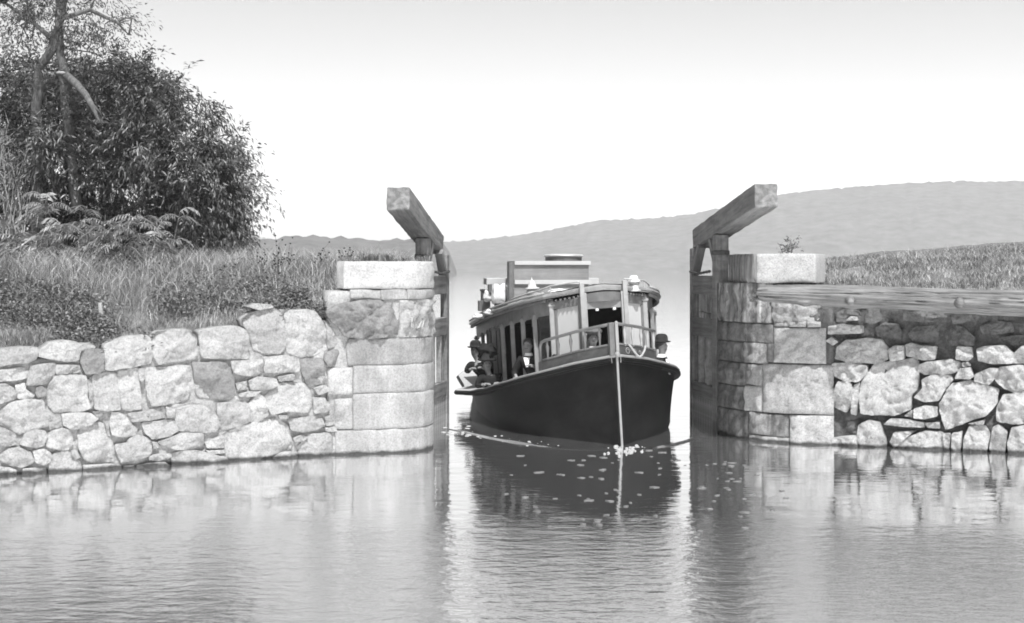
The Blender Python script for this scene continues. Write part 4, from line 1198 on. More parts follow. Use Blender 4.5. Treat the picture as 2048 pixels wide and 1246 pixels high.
# bulwark boards
for sd in (-1, 1):
    ss = [.06, .2, .35, .5, .7, .85] + ([.98, 1.08] if sd < 0 else [])
    A = [Vector((sd * (wdk(s) - .035), s, gun(s) + .012)) for s in ss]; Bq = [v + Vector((-sd * .01, .0, .175)) for v in A]
    A2 = [v + Vector((-sd * .03, .02, 0)) for v in A]; B2 = [v + Vector((-sd * .03, .02, 0)) for v in Bq]
    q = MB(); q.strip(A, Bq); q.strip(A2, B2); q.strip(Bq, B2)
    q.add([A[-1], Bq[-1], B2[-1], A2[-1]], [(0, 1, 2, 3)])
    nb = q.build('name_board', M['board'], boat, local=True)
    q = MB(); q.tube([v + Vector((0, 0, .01)) for v in Bq], .016, 6); q.build('cap_rail', M['varnish_dark'], boat, smooth=True, local=True)
    if sd > 0:   # worn painted scrolls on the board
        def on(s, t): 
            a = Vector((wdk(s) - .035, s, gun(s) + .012)); return a + Vector((-.01 * t + .006, -.004, .175 * t))
        q = MB()
        for (s, sz) in ((.22, .8), (.34, .6), (.44, .45)):
            q.tube([on(s + .05 * sz * math.cos(k * .55) * (1 - k * .04), .5 + .42 * sz * math.sin(k * .55) * (1 - k * .04)) for k in range(16)], .007, 5)
        q.build('painted_scroll', M['varnish'], boat, smooth=True, local=True)
    # rail on turned balusters
    rs = [.05, .2, .35, .5, .7, .85] + ([1.0] if sd < 0 else [])
    rl = [Vector((sd * (wdk(s) - .05), s, gun(s) + .51 - .01 * s)) for s in rs]
    if sd < 0:
        e = rl[-1]; rl += [e + Vector((-.045, .06, -.03)), e + Vector((-.065, .09, -.10)), e + Vector((-.07, .10, -.34))]
    else:
        rs2 = []; rl += [Vector((wdk(s) - .06, s, gun(s) + .51 - .01 * s)) for s in rs2]
    q = MB(); q.tube(rl, .026, 8); q.build('bow_rail', M['varnish_dark'], boat, smooth=True, local=True)
    for s in ((.22, .40, .60, .80, .97) if sd < 0 else (.2, .34, .5, .66, .82)):
        bx = sd * (wdk(s) - .055); zb = gun(s) + .18
        MB().lathe((bx, s, zb), [(.018, 0), (.024, .02), (.013, .06), (.024, .15), (.03, .2), (.018, .25), (.014, .29), (.022, .31), (.022, .325)], 10).build('baluster', M['varnish_dark'] if sd < 0 else M['trim'], boat, smooth=True, local=True)

# cabin
CX = 0.13
def roofz(s): return 2.46 - .105 * (s - 1.4) if s > 1.4 else 2.46
PLAN = [(.36, 1.42), (.80, 1.88), (1.02, 2.35), (1.16, 2.8), (1.28, 3.3), (1.38, 3.9), (1.45, 4.6), (1.46, 5.4), (1.46, 6.3), (1.46, 7.4)]
def pl(sd, i): w, s = PLAN[i]; return Vector((CX + sd * w, s, 0))
def seg_box(mb, a, b_, z0a, z1a, z0b, z1b, th, ins=0.0):
    """upright panel from plan point a to b_, thickness th inward, set back by ins"""
    t = (b_ - a); t.z = 0; nn = Vector((t.y, -t.x, 0)).normalized()
    cen = Vector((CX, 4.5, 0)); 
    if nn.dot(cen - a) < 0: nn = -nn
    o = nn * ins; q = nn * (ins + th)
    v = [a + o, b_ + o, b_ + q, a + q]
    zz = [(z0a, z1a), (z0b, z1b), (z0b, z1b), (z0a, z1a)]
    V = [Vector((p.x, p.y, z[0])) for p, z in zip(v, zz)] + [Vector((p.x, p.y, z[1])) for p, z in zip(v, zz)]
    return mb.add(V, [(3, 2, 1, 0), (4, 5, 6, 7), (0, 1, 5, 4), (1, 2, 6, 5), (2, 3, 7, 6), (3, 0, 4, 7)])
def eave(w, s): return roofz(s) - .13 - .10 * min(1, (w / 1.46)) 
def dz(s): return gun(s) + .02
def pilaster(p, z0, z1, w, name='pilaster', mat='trim'):
    q = MB(); q.box((p.x, p.y, (z0 + z1) / 2), (w, w, z1 - z0)); q.box((p.x, p.y, z1 - .05), (w + .035, w + .035, .035)); q.box((p.x, p.y, z0 + .11), (w + .03, w + .03, .03))
    return q.build(name, M[mat], boat, bevel=.005, local=True)
for sd in (-1, 1):
    # front facet: framed drawn blind
    a, b_ = pl(sd, 0), pl(sd, 1); ea, eb = eave(*PLAN[0]), eave(*PLAN[1]); za, zb = dz(a.y), dz(b_.y)
    q = MB(); seg_box(q, a, b_, ea - .13, ea, eb - .13, eb, .05); seg_box(q, a, b_, za, za + .14, zb, zb + .14, .05)
    seg_box(q, a.lerp(b_, .02), a.lerp(b_, .14), za + .14, ea - .13, za + .14, ea - .13, .05); seg_box(q, a.lerp(b_, .84), a.lerp(b_, .97), zb + .14, eb - .13, zb + .14, eb - .13, .05)
    q.build('front_frame', M['frame'], boat, bevel=.006, local=True)
    q = MB(); seg_box(q, a.lerp(b_, .13), a.lerp(b_, .86), za + .13, ea - .12, zb + .13, eb - .12, .02, .025); q.build('window_blind', M['curtain'], boat, local=True)
    q = MB()
    for k in range(7):
        t = (k + .5) / 7; c = a.lerp(b_, t); nn = Vector(((b_ - a).y, -(b_ - a).x, 0)).normalized() * (-1 if sd > 0 else 1)
        if nn.y > 0: nn = -nn
        c = c + nn * .035; q.box((c.x, c.y, ea + (eb - ea) * t + .015), (.035, .05, .03))
    q.build('dentil_molding', M['varnish_dark'], boat, local=True)
    pilaster(pl(sd, 1), dz(PLAN[1][1]), eave(*PLAN[1]), .075)
    # door post rising above the roof
    p = pl(sd, 0) + Vector((0, -.05, 0))
    q = MB(); q.box((p.x, p.y, (dz(1.4) + 2.53) / 2), (.075, .085, 2.53 - dz(1.4))); q.box((p.x - sd * .055, p.y + .01, (dz(1.4) + 2.36) / 2), (.035, .06, 2.36 - dz(1.4)))
    q.build('door_post', M['trim'], boat, bevel=.006, local=True)
    # sides: frieze, wainscot, posts, one glazed bay then open bays
    fr, wa = MB(), MB()
    for i in range(1, len(PLAN) - 1):
        a, b_ = pl(sd, i), pl(sd, i + 1); ea, eb = eave(*PLAN[i]), eave(*PLAN[i + 1]); za, zb = dz(a.y), dz(b_.y)
        seg_box(fr, a, b_, ea - .20, ea + .06, eb - .20, eb + .06, .05)
        hh = .30 if i == 1 else .10
        seg_box(wa, a, b_, za - .02, za + hh, zb - .02, zb + hh, .045)
    fr.build('frieze', M['varnish'], boat, local=True); wa.build('wainscot', M['varnish_dark'], boat, local=True)
    for i in range(2, len(PLAN)):
        p = pl(sd, i); pilaster(p, dz(p.y), eave(*PLAN[i]) - .15, .07, 'window_post', 'varnish')
        if i in (5, 6):
            c = p.lerp(pl(sd, i + 1), .5); pilaster(c, dz(c.y) + .08, eave(*PLAN[i]) - .19, .05, 'window_post', 'varnish_dark')
    a, b_ = pl(sd, 1), pl(sd, 2)
    wf = MB(); seg_box(wf, a.lerp(b_, .08), a.lerp(b_, .93), dz(a.y) + .28, eave(*PLAN[1]) - .19, dz(b_.y) + .30, eave(*PLAN[2]) - .19, .02, .03)
    wf.build('window_pane', M['glass'], boat, local=True)
    for i in (2, 3, 4, 5):      # half-drawn blinds in the open bays
        a, b_ = pl(sd, i), pl(sd, i + 1); e = eave(*PLAN[i])
        q = MB(); dr = (.12, .35, .20, .5)[i - 2]
        seg_box(q, a.lerp(b_, .1), a.lerp(b_, .45), e - .20 - dr, e - .19, e - .24 - dr, e - .22, .01, .05); q.build('side_blind', M['curtain'] if i != 4 else M['varnish'], boat, local=True)
# door head: arched fascia and pale lintel
q = MB(); a, b_ = pl(-1, 0), pl(1, 0); n_ = 14; A, B_, A2, B2 = [], [], [], []
for k in range(n_ + 1):
    t = k / n_; x = a.x + .04 + (b_.x - a.x - .08) * t; ar = .035 * (1 - (2 * t - 1) ** 2); y = a.y - .02 - .09 * (1 - (2 * t - 1) ** 2)
    A.append(Vector((x, y, 2.21))); B_.append(Vector((x, y, 2.335 + ar)))
q.strip(A, B_); q.strip([v + Vector((0, .04, 0)) for v in A], [v + Vector((0, .04, 0)) for v in B_]); q.strip(A, [v + Vector((0, .04, 0)) for v in A])
q.build('door_head', M['varnish_dark'], boat, local=True)
q = MB(); q.box((CX, a.y - .01, 2.15), (b_.x - a.x - .10, .05, .115)); q.build('lintel', M['pale_trim'], boat, bevel=.006, local=True)
for x in (-.12, .17):
    MB().box((CX + x, a.y - .03, 2.075), (.05, .04, .04)).build('hook', M['canvas'], boat, bevel=.008, local=True)
# inside: shade painted near-black on floor, ceiling and added bulkhead
q = MB(); q.box((CX, 6.9, 1.2), (2.6, .05, 1.6)); q.build('blackout_bulkhead', M['inside_shade'], boat, local=True)
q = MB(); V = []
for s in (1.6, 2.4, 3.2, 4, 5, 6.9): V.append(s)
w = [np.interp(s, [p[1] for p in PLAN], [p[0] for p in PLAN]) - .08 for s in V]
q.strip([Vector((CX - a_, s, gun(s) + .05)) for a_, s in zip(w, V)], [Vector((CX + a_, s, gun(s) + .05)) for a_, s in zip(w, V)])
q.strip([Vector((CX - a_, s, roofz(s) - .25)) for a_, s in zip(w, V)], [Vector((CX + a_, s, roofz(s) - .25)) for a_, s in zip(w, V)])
q.build('cabin_lining', M['inside_shade'], boat, local=True)
q = MB(); q.box((CX, 2.6, 1.35), (1.2, .04, 1.5)); q.build('partition', M['inside_shade'], boat, local=True)
# roof with moulded edge
def roof():
    out = [(0, 1.36), (.25, 1.385), (.40, 1.44)] + [(w + .13, s - .03) for w, s in PLAN[1:]]
    ring = [(CX - w, s) for w, s in out[::-1]] + [(CX + w, s) for w, s in out[1:]]
    V, Fc = [], []; n_ = len(ring)
    def zz(x, s, k):
        w = abs(x - CX); b0 = eave(w, s) + .10
        return b0 + (.055, .03, 0, -.035)[k]
    for k, sc in ((0, .90), (1, 1.0), (2, 1.015), (3, .985)):
        for (x, s) in ring:
            X = CX + (x - CX) * sc; S = 4.4 + (s - 4.4) * (1 if k else .985); V.append((X, S, zz(x, s, k)))
    for k in range(3):
        for i in range(n_): Fc.append((k * n_ + i, k * n_ + (i + 1) % n_, (k + 1) * n_ + (i + 1) % n_, (k + 1) * n_ + i))
    # cambered top across
    h = n_ // 2
    for i in range(h):
        a_, b2 = i, n_ - 1 - i
        if a_ + 1 > b2 - 1: break
    ctr = []
    L_ = list(range(0, h)); 
    for i in L_:
        x0, s0 = V[i][0], V[i][1]; V.append((CX, s0, roofz(max(s0, 1.4)) + .035)); ctr.append(len(V) - 1)
    for i in L_[:-1]:
        Fc.append((i, i + 1, ctr[i + 1], ctr[i])); Fc.append((n_ - 1 - i, ctr[i], ctr[i + 1], n_ - 2 - i))
    i = L_[-1]; Fc.append((i, h, ctr[i])); Fc.append((h, n_ - 1 - i, ctr[i]))
    return obj('roof', V, Fc, M['varnish'], boat, local=True, smooth=False)
rf = roof()
for sd in (-1, 1):
    out = [(w + .12, s) for w, s in PLAN[1:]]
    q = MB(); q.tube([(CX + sd * w, s, eave(w, s) + .165) for w, s in out], .022, 8); q.build('roof_edge', M['trim'], boat, smooth=True, local=True)
    q = MB(); A_, B2 = [], []
    for i in range(len(out) - 1):
        nd = 9
        for k in range(nd):
            t = (k + .5) / nd; w = out[i][0] + (out[i + 1][0] - out[i][0]) * t; s = out[i][1] + (out[i + 1][1] - out[i][1]) * t
            ds = (out[i + 1][1] - out[i][1]) / nd * .28; z = eave(w, s) + .035
            for (yy, o_) in ((s - ds, -.05), (s - ds, 0), (s + ds, 0), (s + ds, -.05)):
                A_.append(Vector((CX + sd * (w + o_), yy, z - .022))); B2.append(Vector((CX + sd * (w + o_), yy, z + .022)))
    q.strip(A_, B2)
    q.build('dentil_molding', M['varnish_dark'], boat, local=True)
    # grab rail on the roof
    rr_ = [(.42, 1.5, .14), (.62, 1.62, .145), (.80, 1.85, .15), (.95, 2.15, .12), (1.08, 2.6, .12), (1.2, 3.1, .12), (1.3, 3.6, .10)]
    f = lambda w, s, h: Vector((CX + sd * w, s, eave(w, s) + .12 + h))
    q = MB(); q.tube([f(.38, 1.45, .13)] + [f(*t) for t in rr_], .014, 6); q.build('grab_rail', M['metal'], boat, smooth=True, local=True)
    for t in rr_[2:]:
        q = MB(); q.tube([f(t[0], t[1], 0), f(*t)], .012, 6); q.build('rail_stanchion', M['metal'], boat, local=True)
q = MB(); V = [1.45, 2, 3, 4, 5, 6, 7.3]; w = [np.interp(s, [p[1] for p in PLAN], [p[0] for p in PLAN]) * .9 for s in V]
q.strip([Vector((CX - a_, s, eave(a_, s) + .17)) for a_, s in zip(w, V)], [Vector((CX, s, roofz(s) + .045)) for s in V]); q.strip([Vector((CX, s, roofz(s) + .045)) for s in V], [Vector((CX + a_, s, eave(a_, s) + .17)) for a_, s in zip(w, V)])
q.build('roof_cover', M['roof'], boat, local=True)

# ------------------------------------------------------------------ things carried on the roof
def oriented(loc, rz=YAW, ry=HEEL): 
    return Matrix.Translation(Vector(loc)) @ Matrix.Rotation(rz, 4, 'Z') @ Matrix.Rotation(ry, 4, 'Y')
def roof_thing(name, x, y, d, lab, cat, group=None, flat=False):
    m_ = oriented(P(x, y, d), ry=0 if flat else HEEL); return empty(name, mat=m_, label=lab, cat=cat, group=group)
d = 25.6; k_ = d / F
t = roof_thing('deck_box', 1103, 600, d, 'big flat-sided box with white battens and a dark end post, on the launch roof', 'box', flat=True)
W = 152 * k_; H = 78 * k_
q = MB(); q.box((0, .45, H / 2), (W, .9, H)); q.build('panel', M['crate'], t, bevel=.006, local=True)
for z, hh in ((H - .035, .07), (H * .46, .075)):
    q = MB(); q.box((.02, -.02, z), (W + .02, .04, hh)); q.build('batten', M['crate_trim'], t, bevel=.005, local=True)
q = MB(); q.box((-W / 2 - .05, .1, H / 2 - .01), (.085, .30, H - .02)); q.build('end_post', M['varnish_dark'], t, bevel=.008, local=True)
t = roof_thing('plank', 1087, 566, d + 1.0, 'long pale plank lying across behind the big roof box', 'plank', flat=True)
q = MB(); q.box((0, .3, .03), (228 * (d + 1) / F, .5, .12)); q.build('board', M['crate_trim'], t, bevel=.008, local=True)
q = MB(); q.box((-1.0, .1, -.1), (.06, .2, .16)); q.box((.99, .1, -.1), (.06, .2, .16)); q.build('bearer', M['varnish_dark'], t, local=True)
t = roof_thing('round_lid', 1127, 522.5, d + .35, 'dark round shallow tub with a metal rim on top of the roof box', 'lid', flat=True)  # a round lid resting on the roof box
r0 = 38 * (d + .35) / F
q = MB(); q.lathe((0, 0, 0), [(r0 * .96, 0), (r0 * .97, .08), (0, .085)], 36); q.build('lid_side', M['varnish_dark'], t, smooth=False, local=True)
q = MB(); q.lathe((0, 0, .087), [(0, 0), (r0 * 1.04, .0), (r0 * 1.05, .015), (r0 * 1.0, .035), (r0 * .6, .045), (0, .05)], 36); q.build('rim', M['metal'], t, smooth=True, local=True)
# canvas bundles
def bundle(x, y, d, sx, sy, sz, lab, name='canvas_bundle', mat='canvas', seed=1, amp=.25):
    c = P(x, y, d); V, Fc = [], []; n1, n2 = 28, 18
    for j in range(n2 + 1):
        ph = math.pi * j / n2
        for i in range(n1):
            th = 2 * math.pi * i / n1; v = Vector((math.sin(ph) * math.cos(th), math.sin(ph) * math.sin(th), math.cos(ph)))
            v = Vector([math.copysign(abs(a_) ** .7, a_) for a_ in v])
            r_ = 1 + amp * fbm((v.x * 1.3 + seed, v.y * 1.3, v.z * 1.3), 4) + .06 * abs(noise.noise(Vector((v.x * 5, v.y * 5, v.z * 2 + seed))))
            V.append((c.x + v.x * sx * r_, c.y + v.y * sy * r_, c.z + v.z * sz * r_))
    for j in range(n2):
        for i in range(n1): Fc.append((j * n1 + i, j * n1 + (i + 1) % n1, (j + 1) * n1 + (i + 1) % n1, (j + 1) * n1 + i))
    return tag(obj(name, V, Fc, M[mat]), lab, 'bundle')
bundle(1000, 590, 26.0, .155, .16, .20, 'tall white canvas bundle against the dark post of the roof box', seed=2)
bundle(976, 592, 26.6, .08, .1, .10, 'small white canvas bundle beside the tall one', seed=5)
bundle(988, 624, 26.0, .17, .14, .05, 'flat roll of white canvas along the roof edge', seed=8)
bundle(960, 632, 26.8, .12, .14, .05, 'crumpled grey cloth heap at the after end of the roof', mat='roof', seed=11, amp=.5)
bundle(1118, 582, 24.3, .16, .09, .035, 'loose white cloth behind the grab rail over the cabin front', seed=15, amp=.5)
# dark vent box and pipe
t = roof_thing('smoke_pipe', 965, 622, 26.8, 'dark stub pipe on a square box near the after end of the roof', 'pipe', flat=True)
q = MB(); q.box((.03, 0, .10), (.22, .2, .2)); q.build('base_box', M['varnish_dark'], t, bevel=.01, local=True)
q = MB(); q.lathe((-.0, 0, .2), [(.035, 0), (.035, .17), (.05, .18), (.05, .21), (.03, .215)], 14); q.build('pipe', M['iron'], t, local=True)
# coil of dark rope
q = MB(); c = P(1002, 618, 25.9)
q.tube([c + Vector((.13 * math.cos(k * .5) * (1 - .004 * k), .10 * math.sin(k * .5), .002 * k)) for k in range(56)], .014, 6)
tag(q.build('rope_coil', M['rope_dark'], smooth=True), 'coil of dark rope at the foot of the tall canvas bundle', 'rope')
# bell lantern
def lantern(x, y, d, lab, sc, mats, name, profs):
    t = roof_thing(name, x, y, d, lab, 'lantern')
    for nm, prof, mt in profs: MB().lathe((0, 0, 0), [(a_ * sc, z * sc) for a_, z in prof], 20).build(nm, M[mt], t, smooth=True, local=True)
lantern(1066, 603, 24.6, 'pointed pale signal lantern at the corner of the roof rail', 1.0, None, 'lantern',
    [('base', [(0, 0), (.09, 0), (.09, .05), (.06, .07), (0, .07)], 'varnish_dark'), ('globe', [(.055, .07), (.10, .11), (.115, .17), (.09, .205), (.06, .215)], 'metal'), ('cap', [(.125, .215), (.125, .235), (.075, .25), (.065, .31), (.035, .36), (.012, .38), (0, .43)], 'crate_trim')])
lantern(1269, 583, 23.7, 'squat white-capped lantern on the roof over the blind beside the stem post', .78, None, 'lantern',
    [('base', [(0, 0), (.14, 0), (.14, .03), (.10, .05), (.10, .14), (0, .14)], 'metal'), ('globe', [(.09, .14), (.12, .17), (.12, .20)], 'trim'), ('cap', [(.135, .20), (.135, .23), (.09, .25), (.085, .32), (.06, .34), (0, .345)], 'canvas')])
# fender rope hanging over the bow rail
q = MB(); pts = [P(1257, 689, 22.27), P(1261, 693, 22.26), P(1266, 700, 22.27), P(1273, 709, 22.28), P(1279, 714, 22.30), P(1284, 710, 22.32), P(1289, 701, 22.36), P(1291, 692, 22.40)]
q.tube(pts, .018, 8); tag(q.build('fender_rope', M['rope'], smooth=True), 'pale thick rope looped over the bow rail', 'rope')
# dark bag at the end of the bow rail
bundle(1112, 722, 23.55, .075, .08, .10, 'dark bag at the curved end of the bow rail', name='dark_bag', mat='black_cloth', seed=21)

# ------------------------------------------------------------------ people aboard
def skinned(name, nodes, edges, mat, parent, mw, sub=1):
    me = bpy.data.meshes.new(name); bm = bmesh.new(); ly = bm.verts.layers.skin.verify(); vv = []
    for i, (p, r_) in enumerate(nodes):
        v = bm.verts.new(p); v[ly].radius = (r_, r_) if not isinstance(r_, tuple) else r_; v[ly].use_root = (i == 0); vv.append(v)
    for a_, b2 in edges: bm.edges.new((vv[a_], vv[b2]))
    bm.to_mesh(me); bm.free()
    tmp = bpy.data.objects.new('tmp', me); C.objects.link(tmp)
    sk = tmp.modifiers.new('skin', 'SKIN'); sk.use_smooth_shade = True
    sb = tmp.modifiers.new('sub', 'SUBSURF'); sb.levels = sub; sb.render_levels = sub
    dg = bpy.context.evaluated_depsgraph_get(); ev = tmp.evaluated_get(dg)
    m2 = bpy.data.meshes.new_from_object(ev); bpy.data.objects.remove(tmp)
    m2.shade_smooth(); m2.name = name
    return link(name, m2, mat, parent, local=True, mw=mw)

def person(head_px, d, face, lab, coat, hat, lean=(0, 0), handL=None, handR=None, head_tilt=0, woman=False, collar=False, sc=1.0, kneel=True):
    """face: heading in degrees (0 = towards the camera, 90 = towards image right); head centre at photo pixel"""
    hc = P(head_px[0], head_px[1], d)
    rot = Matrix.Rotation(R(face), 4, 'Z')
    H = Vector((0, 0, 0.77 * sc))
    base = hc - (rot @ Vector((lean[0], -lean[1], 0))) - H
    t = empty('person', mat=Matrix.Translation(base) @ rot @ Matrix.Scale(sc, 4), label=lab, cat='person')
    # local: -Y forward, X = the person's left as seen from the front-right side
    lx, ly = lean[0] / sc, -lean[1] / sc
    K = ((.10, -.28), (.46, -.30), (.55, -.22)) if kneel else ((-.40, .10), (-.42, -.28), (-.56, -.32))
    N, E = [], []
    def nd(p, r_, par=None):
        N.append((Vector(p), r_)); 
        if par is not None: E.append((par, len(N) - 1))
        return len(N) - 1
    L = lambda f, p: Vector((p[0] + lx * f, p[1] + ly * f, p[2]))
    pel = nd((0, 0, .10), (.15, .12)); bel = nd(L(.3, (0, 0, .25)), (.14, .11), pel); che = nd(L(.65, (0, 0, .42)), (.16, .12), bel)
    nkb = nd(L(.85, (0, .01, .55)), .065, che); nk = nd(L(.95, (0, 0, .63)), .05, nkb)
    jaw = nd(L(1, (0, -.025, .69)), (.062, .07), nk); hd = nd(L(1, (0, -.005, .78)), (.078, .092), jaw); crn = nd(L(1, (0, .01, .86)), (.06, .07), hd)
    nose = nd(L(1, (0, -.115, .755)), .014, hd)
    ears = [nd(L(1, (s * .085, .01, .765)), .016, hd) for s in (-1, 1)]
    arm_nodes, arm_edges = [], []
    hands = []
    for s, hp in ((-1, handR), (1, handL)):
        sh = nd(L(.8, (s * .18, 0, .52)), .062, che)
        hp = Vector(hp) if hp else Vector((s * .16 + lx * .5, -.22 + ly * .5, .20))
        shp = N[sh][0]; mid_ = shp.lerp(hp, .5) + Vector((s * .09, .04, -.10)); 
        el = nd(mid_, .046, sh); wr = nd(hp, .028, el)
        dv = (hp - mid_).normalized(); sd2 = dv.cross(Vector((0, 0, 1))).normalized(); dn = Vector((0, 0, -1))
        pa = nd(hp + dv * .06, (.036, .018), wr)
        for k, (off, ln) in enumerate(((-.028, .055), (-.010, .065), (.010, .062), (.027, .048))):
            k1 = nd(hp + dv * .10 + sd2 * off, .009, pa); nd(hp + dv * (.10 + ln * .6) + sd2 * off * 1.1 + dn * .018, .008, k1)
            nd(hp + dv * (.10 + ln * .8) + sd2 * off * 1.1 + dn * .042, .007, len(N) - 1)
        th = nd(hp + dv * .045 + sd2 * -s * .045 + dn * .012, .010, pa); nd(hp + dv * .085 + sd2 * -s * .055 + dn * .03, .009, th)
        hands.append((sh, el, wr))
    for s in (-1, 1):
        hip = nd((s * .09, -.02, .08), .085, pel); kn = nd((s * .11, K[0][0], K[0][1]), .062, hip); an = nd((s * .11, K[1][0], K[1][1]), .042, kn); nd((s * .11, K[2][0], K[2][1]), .036, an)
    skinned('body', N, E, M['skin'], t, Matrix.Identity(4))
    # coat (torso and sleeves) and lower garment
    CN = [(N[pel][0], (.175, .145)), (N[bel][0], (.165, .135)), (N[che][0], (.185, .145)), (N[nkb][0] + Vector((0, 0, -.01)), .078)]; CE = [(0, 1), (1, 2), (2, 3)]
    for sh, el, wr in hands:
        i = len(CN); CN += [(N[sh][0], .082), (N[el][0], .064), (N[el][0].lerp(N[wr][0], .85), .046)]; CE += [(2, i), (i, i + 1), (i + 1, i + 2)]
    skinned('coat', CN, CE, M[coat], t, Matrix.Identity(4))
    LN = [((0, 0, .10), .16)]; LE = []
    for s in (-1, 1):
        i = len(LN); LN += [((s * .095, -.05, .09), .11), ((s * .11, K[0][0], K[0][1]), .082 if not woman else .11), ((s * .11, K[1][0] * .95, K[1][1]), .06 if not woman else .10)]; LE += [(0, i), (i, i + 1), (i + 1, i + 2)]
    skinned('skirt' if woman else 'trousers', LN, LE, M['black_cloth'], t, Matrix.Identity(4))
    hc_ = L(1, (0, 0, .79))
    for s in (-1, 1):
        MB().lathe(hc_ + Vector((s * .032, -.088, -.012)), [(0, -.008), (.005, -.004), (.007, 0), (.005, .004), (0, .008)], 8).build('eye', M['felt'], t, smooth=True, local=True)
    MB().tube([hc_ + Vector((x, -.088 - .012 * (1 - (x / .03) ** 2), -.075)) for x in (-.028, -.012, 0, .012, .028)], .004, 5).build('mouth', M['hair'], t, smooth=True, local=True)
    q = MB(); V = []
    q.lathe(hc_ + Vector((0, .022, .0)), [(.075, -.07), (.093, -.03), (.097, .02), (.085, .065), (.05, .095), (0, .105)], 18); q.build('hair', M['hair'], t, smooth=True, local=True)
    if collar:
        q = MB(); q.lathe(L(.93, (0, -.005, .585)), [(.075, 0), (.062, .045), (.056, .05)], 16); q.add([L(.9, (-.06, -.125, .56)), L(.9, (.06, -.125, .56)), L(.8, (.02, -.165, .40)), L(.8, (-.02, -.165, .40))], [(0, 1, 2, 3)]); q.build('collar', M['white_cloth'], t, local=True)
    if hat == 'bowler':
        q = MB(); q.lathe(hc_ + Vector((0, 0, .045)), [(.09, -.005), (.135, -.002), (.155, .012), (.158, .020), (.135, .012), (.108, .012), (.108, .07), (.095, .115), (.06, .14), (0, .145)], 24); q.build('bowler_hat', M['felt'], t, smooth=True, local=True)
    if hat == 'flat':
        q = MB(); q.lathe(hc_ + Vector((0, -.02, .055)), [(.09, -.02), (.11, 0), (.145, .02), (.15, .045), (.12, .075), (.06, .095), (0, .1)], 22); q.build('soft_hat', M['soft_felt'], t, smooth=True, local=True)
    if hat == 'plume':
        q = MB(); q.lathe(hc_ + Vector((0, 0, .05)), [(.09, -.01), (.15, -.02), (.175, .0), (.165, .02), (.12, .03), (.12, .10), (.09, .15), (0, .16)], 24); q.build('wide_hat', M['felt'], t, smooth=True, local=True)
        q = MB(); n1, n2 = 20, 12; V, Fc = [], []
        for j_ in range(n2 + 1):
            for i_ in range(n1):
                ph, th = math.pi * j_ / n2, 2 * math.pi * i_ / n1; v = Vector((math.sin(ph) * math.cos(th), math.sin(ph) * math.sin(th), math.cos(ph)))
                k2 = 1 + .55 * fbm((v.x * 2.2 + head_px[0], v.y * 2.2, v.z * 2.2), 4); V.append(hc_ + Vector((v.x * .17 * k2, v.y * .15 * k2 + .02, .20 + v.z * .13 * k2)))
        for j_ in range(n2):
            for i_ in range(n1): Fc.append((j_ * n1 + i_, j_ * n1 + (i_ + 1) % n1, (j_ + 1) * n1 + (i_ + 1) % n1, (j_ + 1) * n1 + i_))
        q.add(V, Fc).build('hat_plume', M['black_cloth'], t, smooth=True, local=True)
    return t
person((1186, 676), 23.15, 5, 'person in a soft brimmed hat sitting in the bow opening, hands joined', 'grey_cloth', 'flat', lean=(0, .08), handL=(.03, -.30, .42), handR=(-.03, -.30, .42), collar=True, kneel=False)
person((1323, 692), 23.85, 55, 'person in a bowler hat leaning out at the side beyond the fender rope', 'black_cloth', 'bowler', lean=(.10, .10), handL=(.12, -.20, .36), handR=(-.12, -.22, .34), collar=True)
person((1056, 690), 24.6, -20, 'person in a black coat leaning on an elbow out of the cabin side', 'black_cloth', None, lean=(-.16, .12), handL=(.0, -.30, .42), handR=(-.34, -.24, .24), collar=True)
person((974, 727), 25.8, 10, 'person in a big feathered black hat bending low over the side deck', 'black_cloth', 'plume', lean=(-.34, .12), handL=(-.16, -.34, .42), handR=(-.42, -.26, .40), woman=True)
person((951, 702), 26.8, -12, 'person in a dark round hat seated farthest aft behind the bending one', 'black_cloth', 'bowler', lean=(-.36, .06), handL=(-.14, -.30, .46), handR=(-.40, -.24, .44), woman=True)

# ------------------------------------------------------------------ floating leaves, foam, wake
def make_leaf(seed):
    r_ = random.Random(seed); n_ = 9; V = [(0, 0, .006)]
    for k in range(n_):
        th = 2 * math.pi * k / n_; ra = .05 * (1 + .35 * r_.uniform(-1, 1)); V.append((ra * math.cos(th) * 1.25, ra * math.sin(th), .005 + .005 * r_.random()))
    for k in range(n_): V.append((V[k + 1][0] * .9, V[k + 1][1] * .9, .002))
    Fc = [(0, 1 + k, 1 + (k + 1) % n_) for k in range(n_)] + [(1 + k, 1 + n_ + k, 1 + n_ + (k + 1) % n_, 1 + (k + 1) % n_) for k in range(n_)]
    return mesh('floating_leaf', V, Fc)
lm = [make_leaf(s) for s in range(4)]
for m_ in lm: m_.materials.append(M['leaf_float'])
r_ = random.Random(22); made = 0; spots = [(1077, 945), (1023, 950), (1117, 949), (1160, 930), (1205, 940), (1183, 912), (1206, 915), (1280, 945), (1324, 905), (1298, 901), (1448, 928), (1475, 963), (1462, 932), (1040, 912), (1179, 1001), (1216, 1064)]
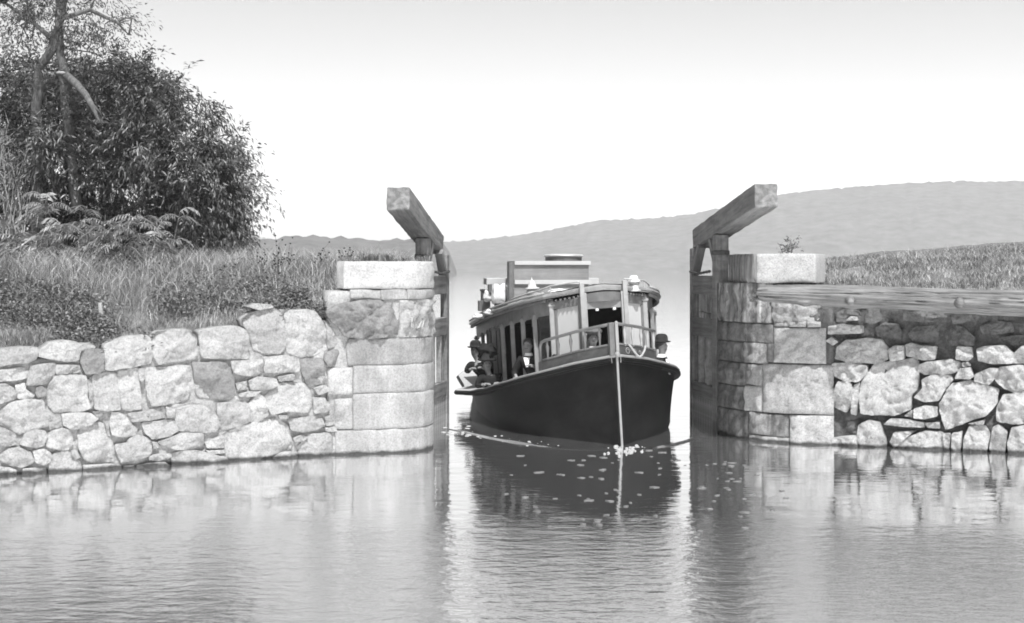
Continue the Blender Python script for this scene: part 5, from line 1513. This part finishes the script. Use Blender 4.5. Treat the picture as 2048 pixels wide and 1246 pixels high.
while made < 84:
    if made < len(spots): x, y = spots[made]
    else:
        x, y = (r_.gauss(1220, 85), r_.uniform(900, 1062)) if r_.random() < .62 else (r_.uniform(1395, 1580), r_.uniform(920, 1070))
        if not 1000 < x < 1640: continue
    dd = EYE * F / (y - HZ); s = r_.uniform(.25, .85) * (1.25 if made < len(spots) else 1)
    o = bpy.data.objects.new('floating_leaf', lm[made % 4]); C.objects.link(o)
    o.location = ((x - 1024) / F * dd, dd, 0.0); o.rotation_euler = (0, 0, r_.uniform(0, 6.28)); o.scale = (s * 1.2, s, 1)
    near = x < 1380
    tag(o, 'small pale leaf floating on the dark water under the launch bow' if near else 'small pale leaf floating on the dark water before the round pier', 'leaf', 'leaves adrift below the bow' if near else 'leaves adrift before the round pier'); made += 1
# low bow waves spreading from the stem
def wave(pts, hgt, wid, name):
    pts = [Vector(((x - 1024) / F * (EYE * F / (y - HZ)), EYE * F / (y - HZ), 0)) for x, y in pts]; V, Fc = [], []; fine = []
    for a_, b2 in zip(pts, pts[1:]): fine += [a_.lerp(b2, k / 12) for k in range(12)]
    fine.append(pts[-1]); n_ = len(fine); m_ = 13
    for i, p in enumerate(fine):
        t = (fine[min(i + 1, n_ - 1)] - fine[max(i - 1, 0)]).normalized(); nn = Vector((t.y, -t.x, 0)); f = math.sin(math.pi * min(1, (i + .5) / n_ * 1.0)) ** .6
        for j in range(m_):
            e = (j / (m_ - 1) - .5) * 2; w = wid * (1 + .15 * noise.noise(Vector((i * .2, j, 0))))
            q_ = p + nn * e * w; V.append((q_.x, q_.y, -.012 + (hgt * f + .010) * math.exp(-(e / .38) ** 2) * (1 + .3 * noise.noise(Vector((i * .12, 5, 0))))))
    for i in range(n_ - 1):
        for j in range(m_ - 1): k = i * m_ + j; Fc.append((k, k + 1, k + m_ + 1, k + m_))
    return tag(obj(name, V, Fc, M['water']), kind='stuff')
wave([(1244, 899), (1180, 899), (1110, 895), (1040, 887), (985, 877), (930, 864), (885, 856)], .035, .20, 'bow_wave')
wave([(1254, 899), (1300, 897), (1345, 890), (1385, 879), (1415, 868)], .035, .20, 'bow_wave')
# foam at the stem and along the boat's wave
q = MB(); r_ = random.Random(4)
for k in range(60):
    x = r_.gauss(1249, 16); y = r_.gauss(900, 5); dd = EYE * F / (y - HZ); c = Vector(((x - 1024) / F * dd, dd, .004))
    ra = r_.uniform(.01, .035); q.lathe(c, [(ra, -.01), (ra * .9, ra * .3), (ra * .5, ra * .6), (0, ra * .7)], 7)
for k in range(45):
    t = r_.random(); x = 940 + 175 * t + r_.gauss(0, 3); y = 866 + 27 * t ** .7 + r_.gauss(0, 2.6); dd = EYE * F / (y - HZ); c = Vector(((x - 1024) / F * dd, dd, .002))
    ra = r_.uniform(.006, .026); q.lathe(c, [(ra * 1.4, -.01), (ra, ra * .15), (ra * .4, ra * .25), (0, ra * .3)], 7)
for k in range(24):
    x = r_.uniform(880, 945); y = r_.uniform(852, 872); dd = EYE * F / (y - HZ); ra = r_.uniform(.015, .04); c = Vector(((x - 1024) / F * dd, dd, .002)); q.lathe(c, [(ra * 1.4, -.01), (ra, ra * .15), (0, ra * .25)], 7)
tag(q.build('foam', M['foam'], smooth=True), kind='stuff')
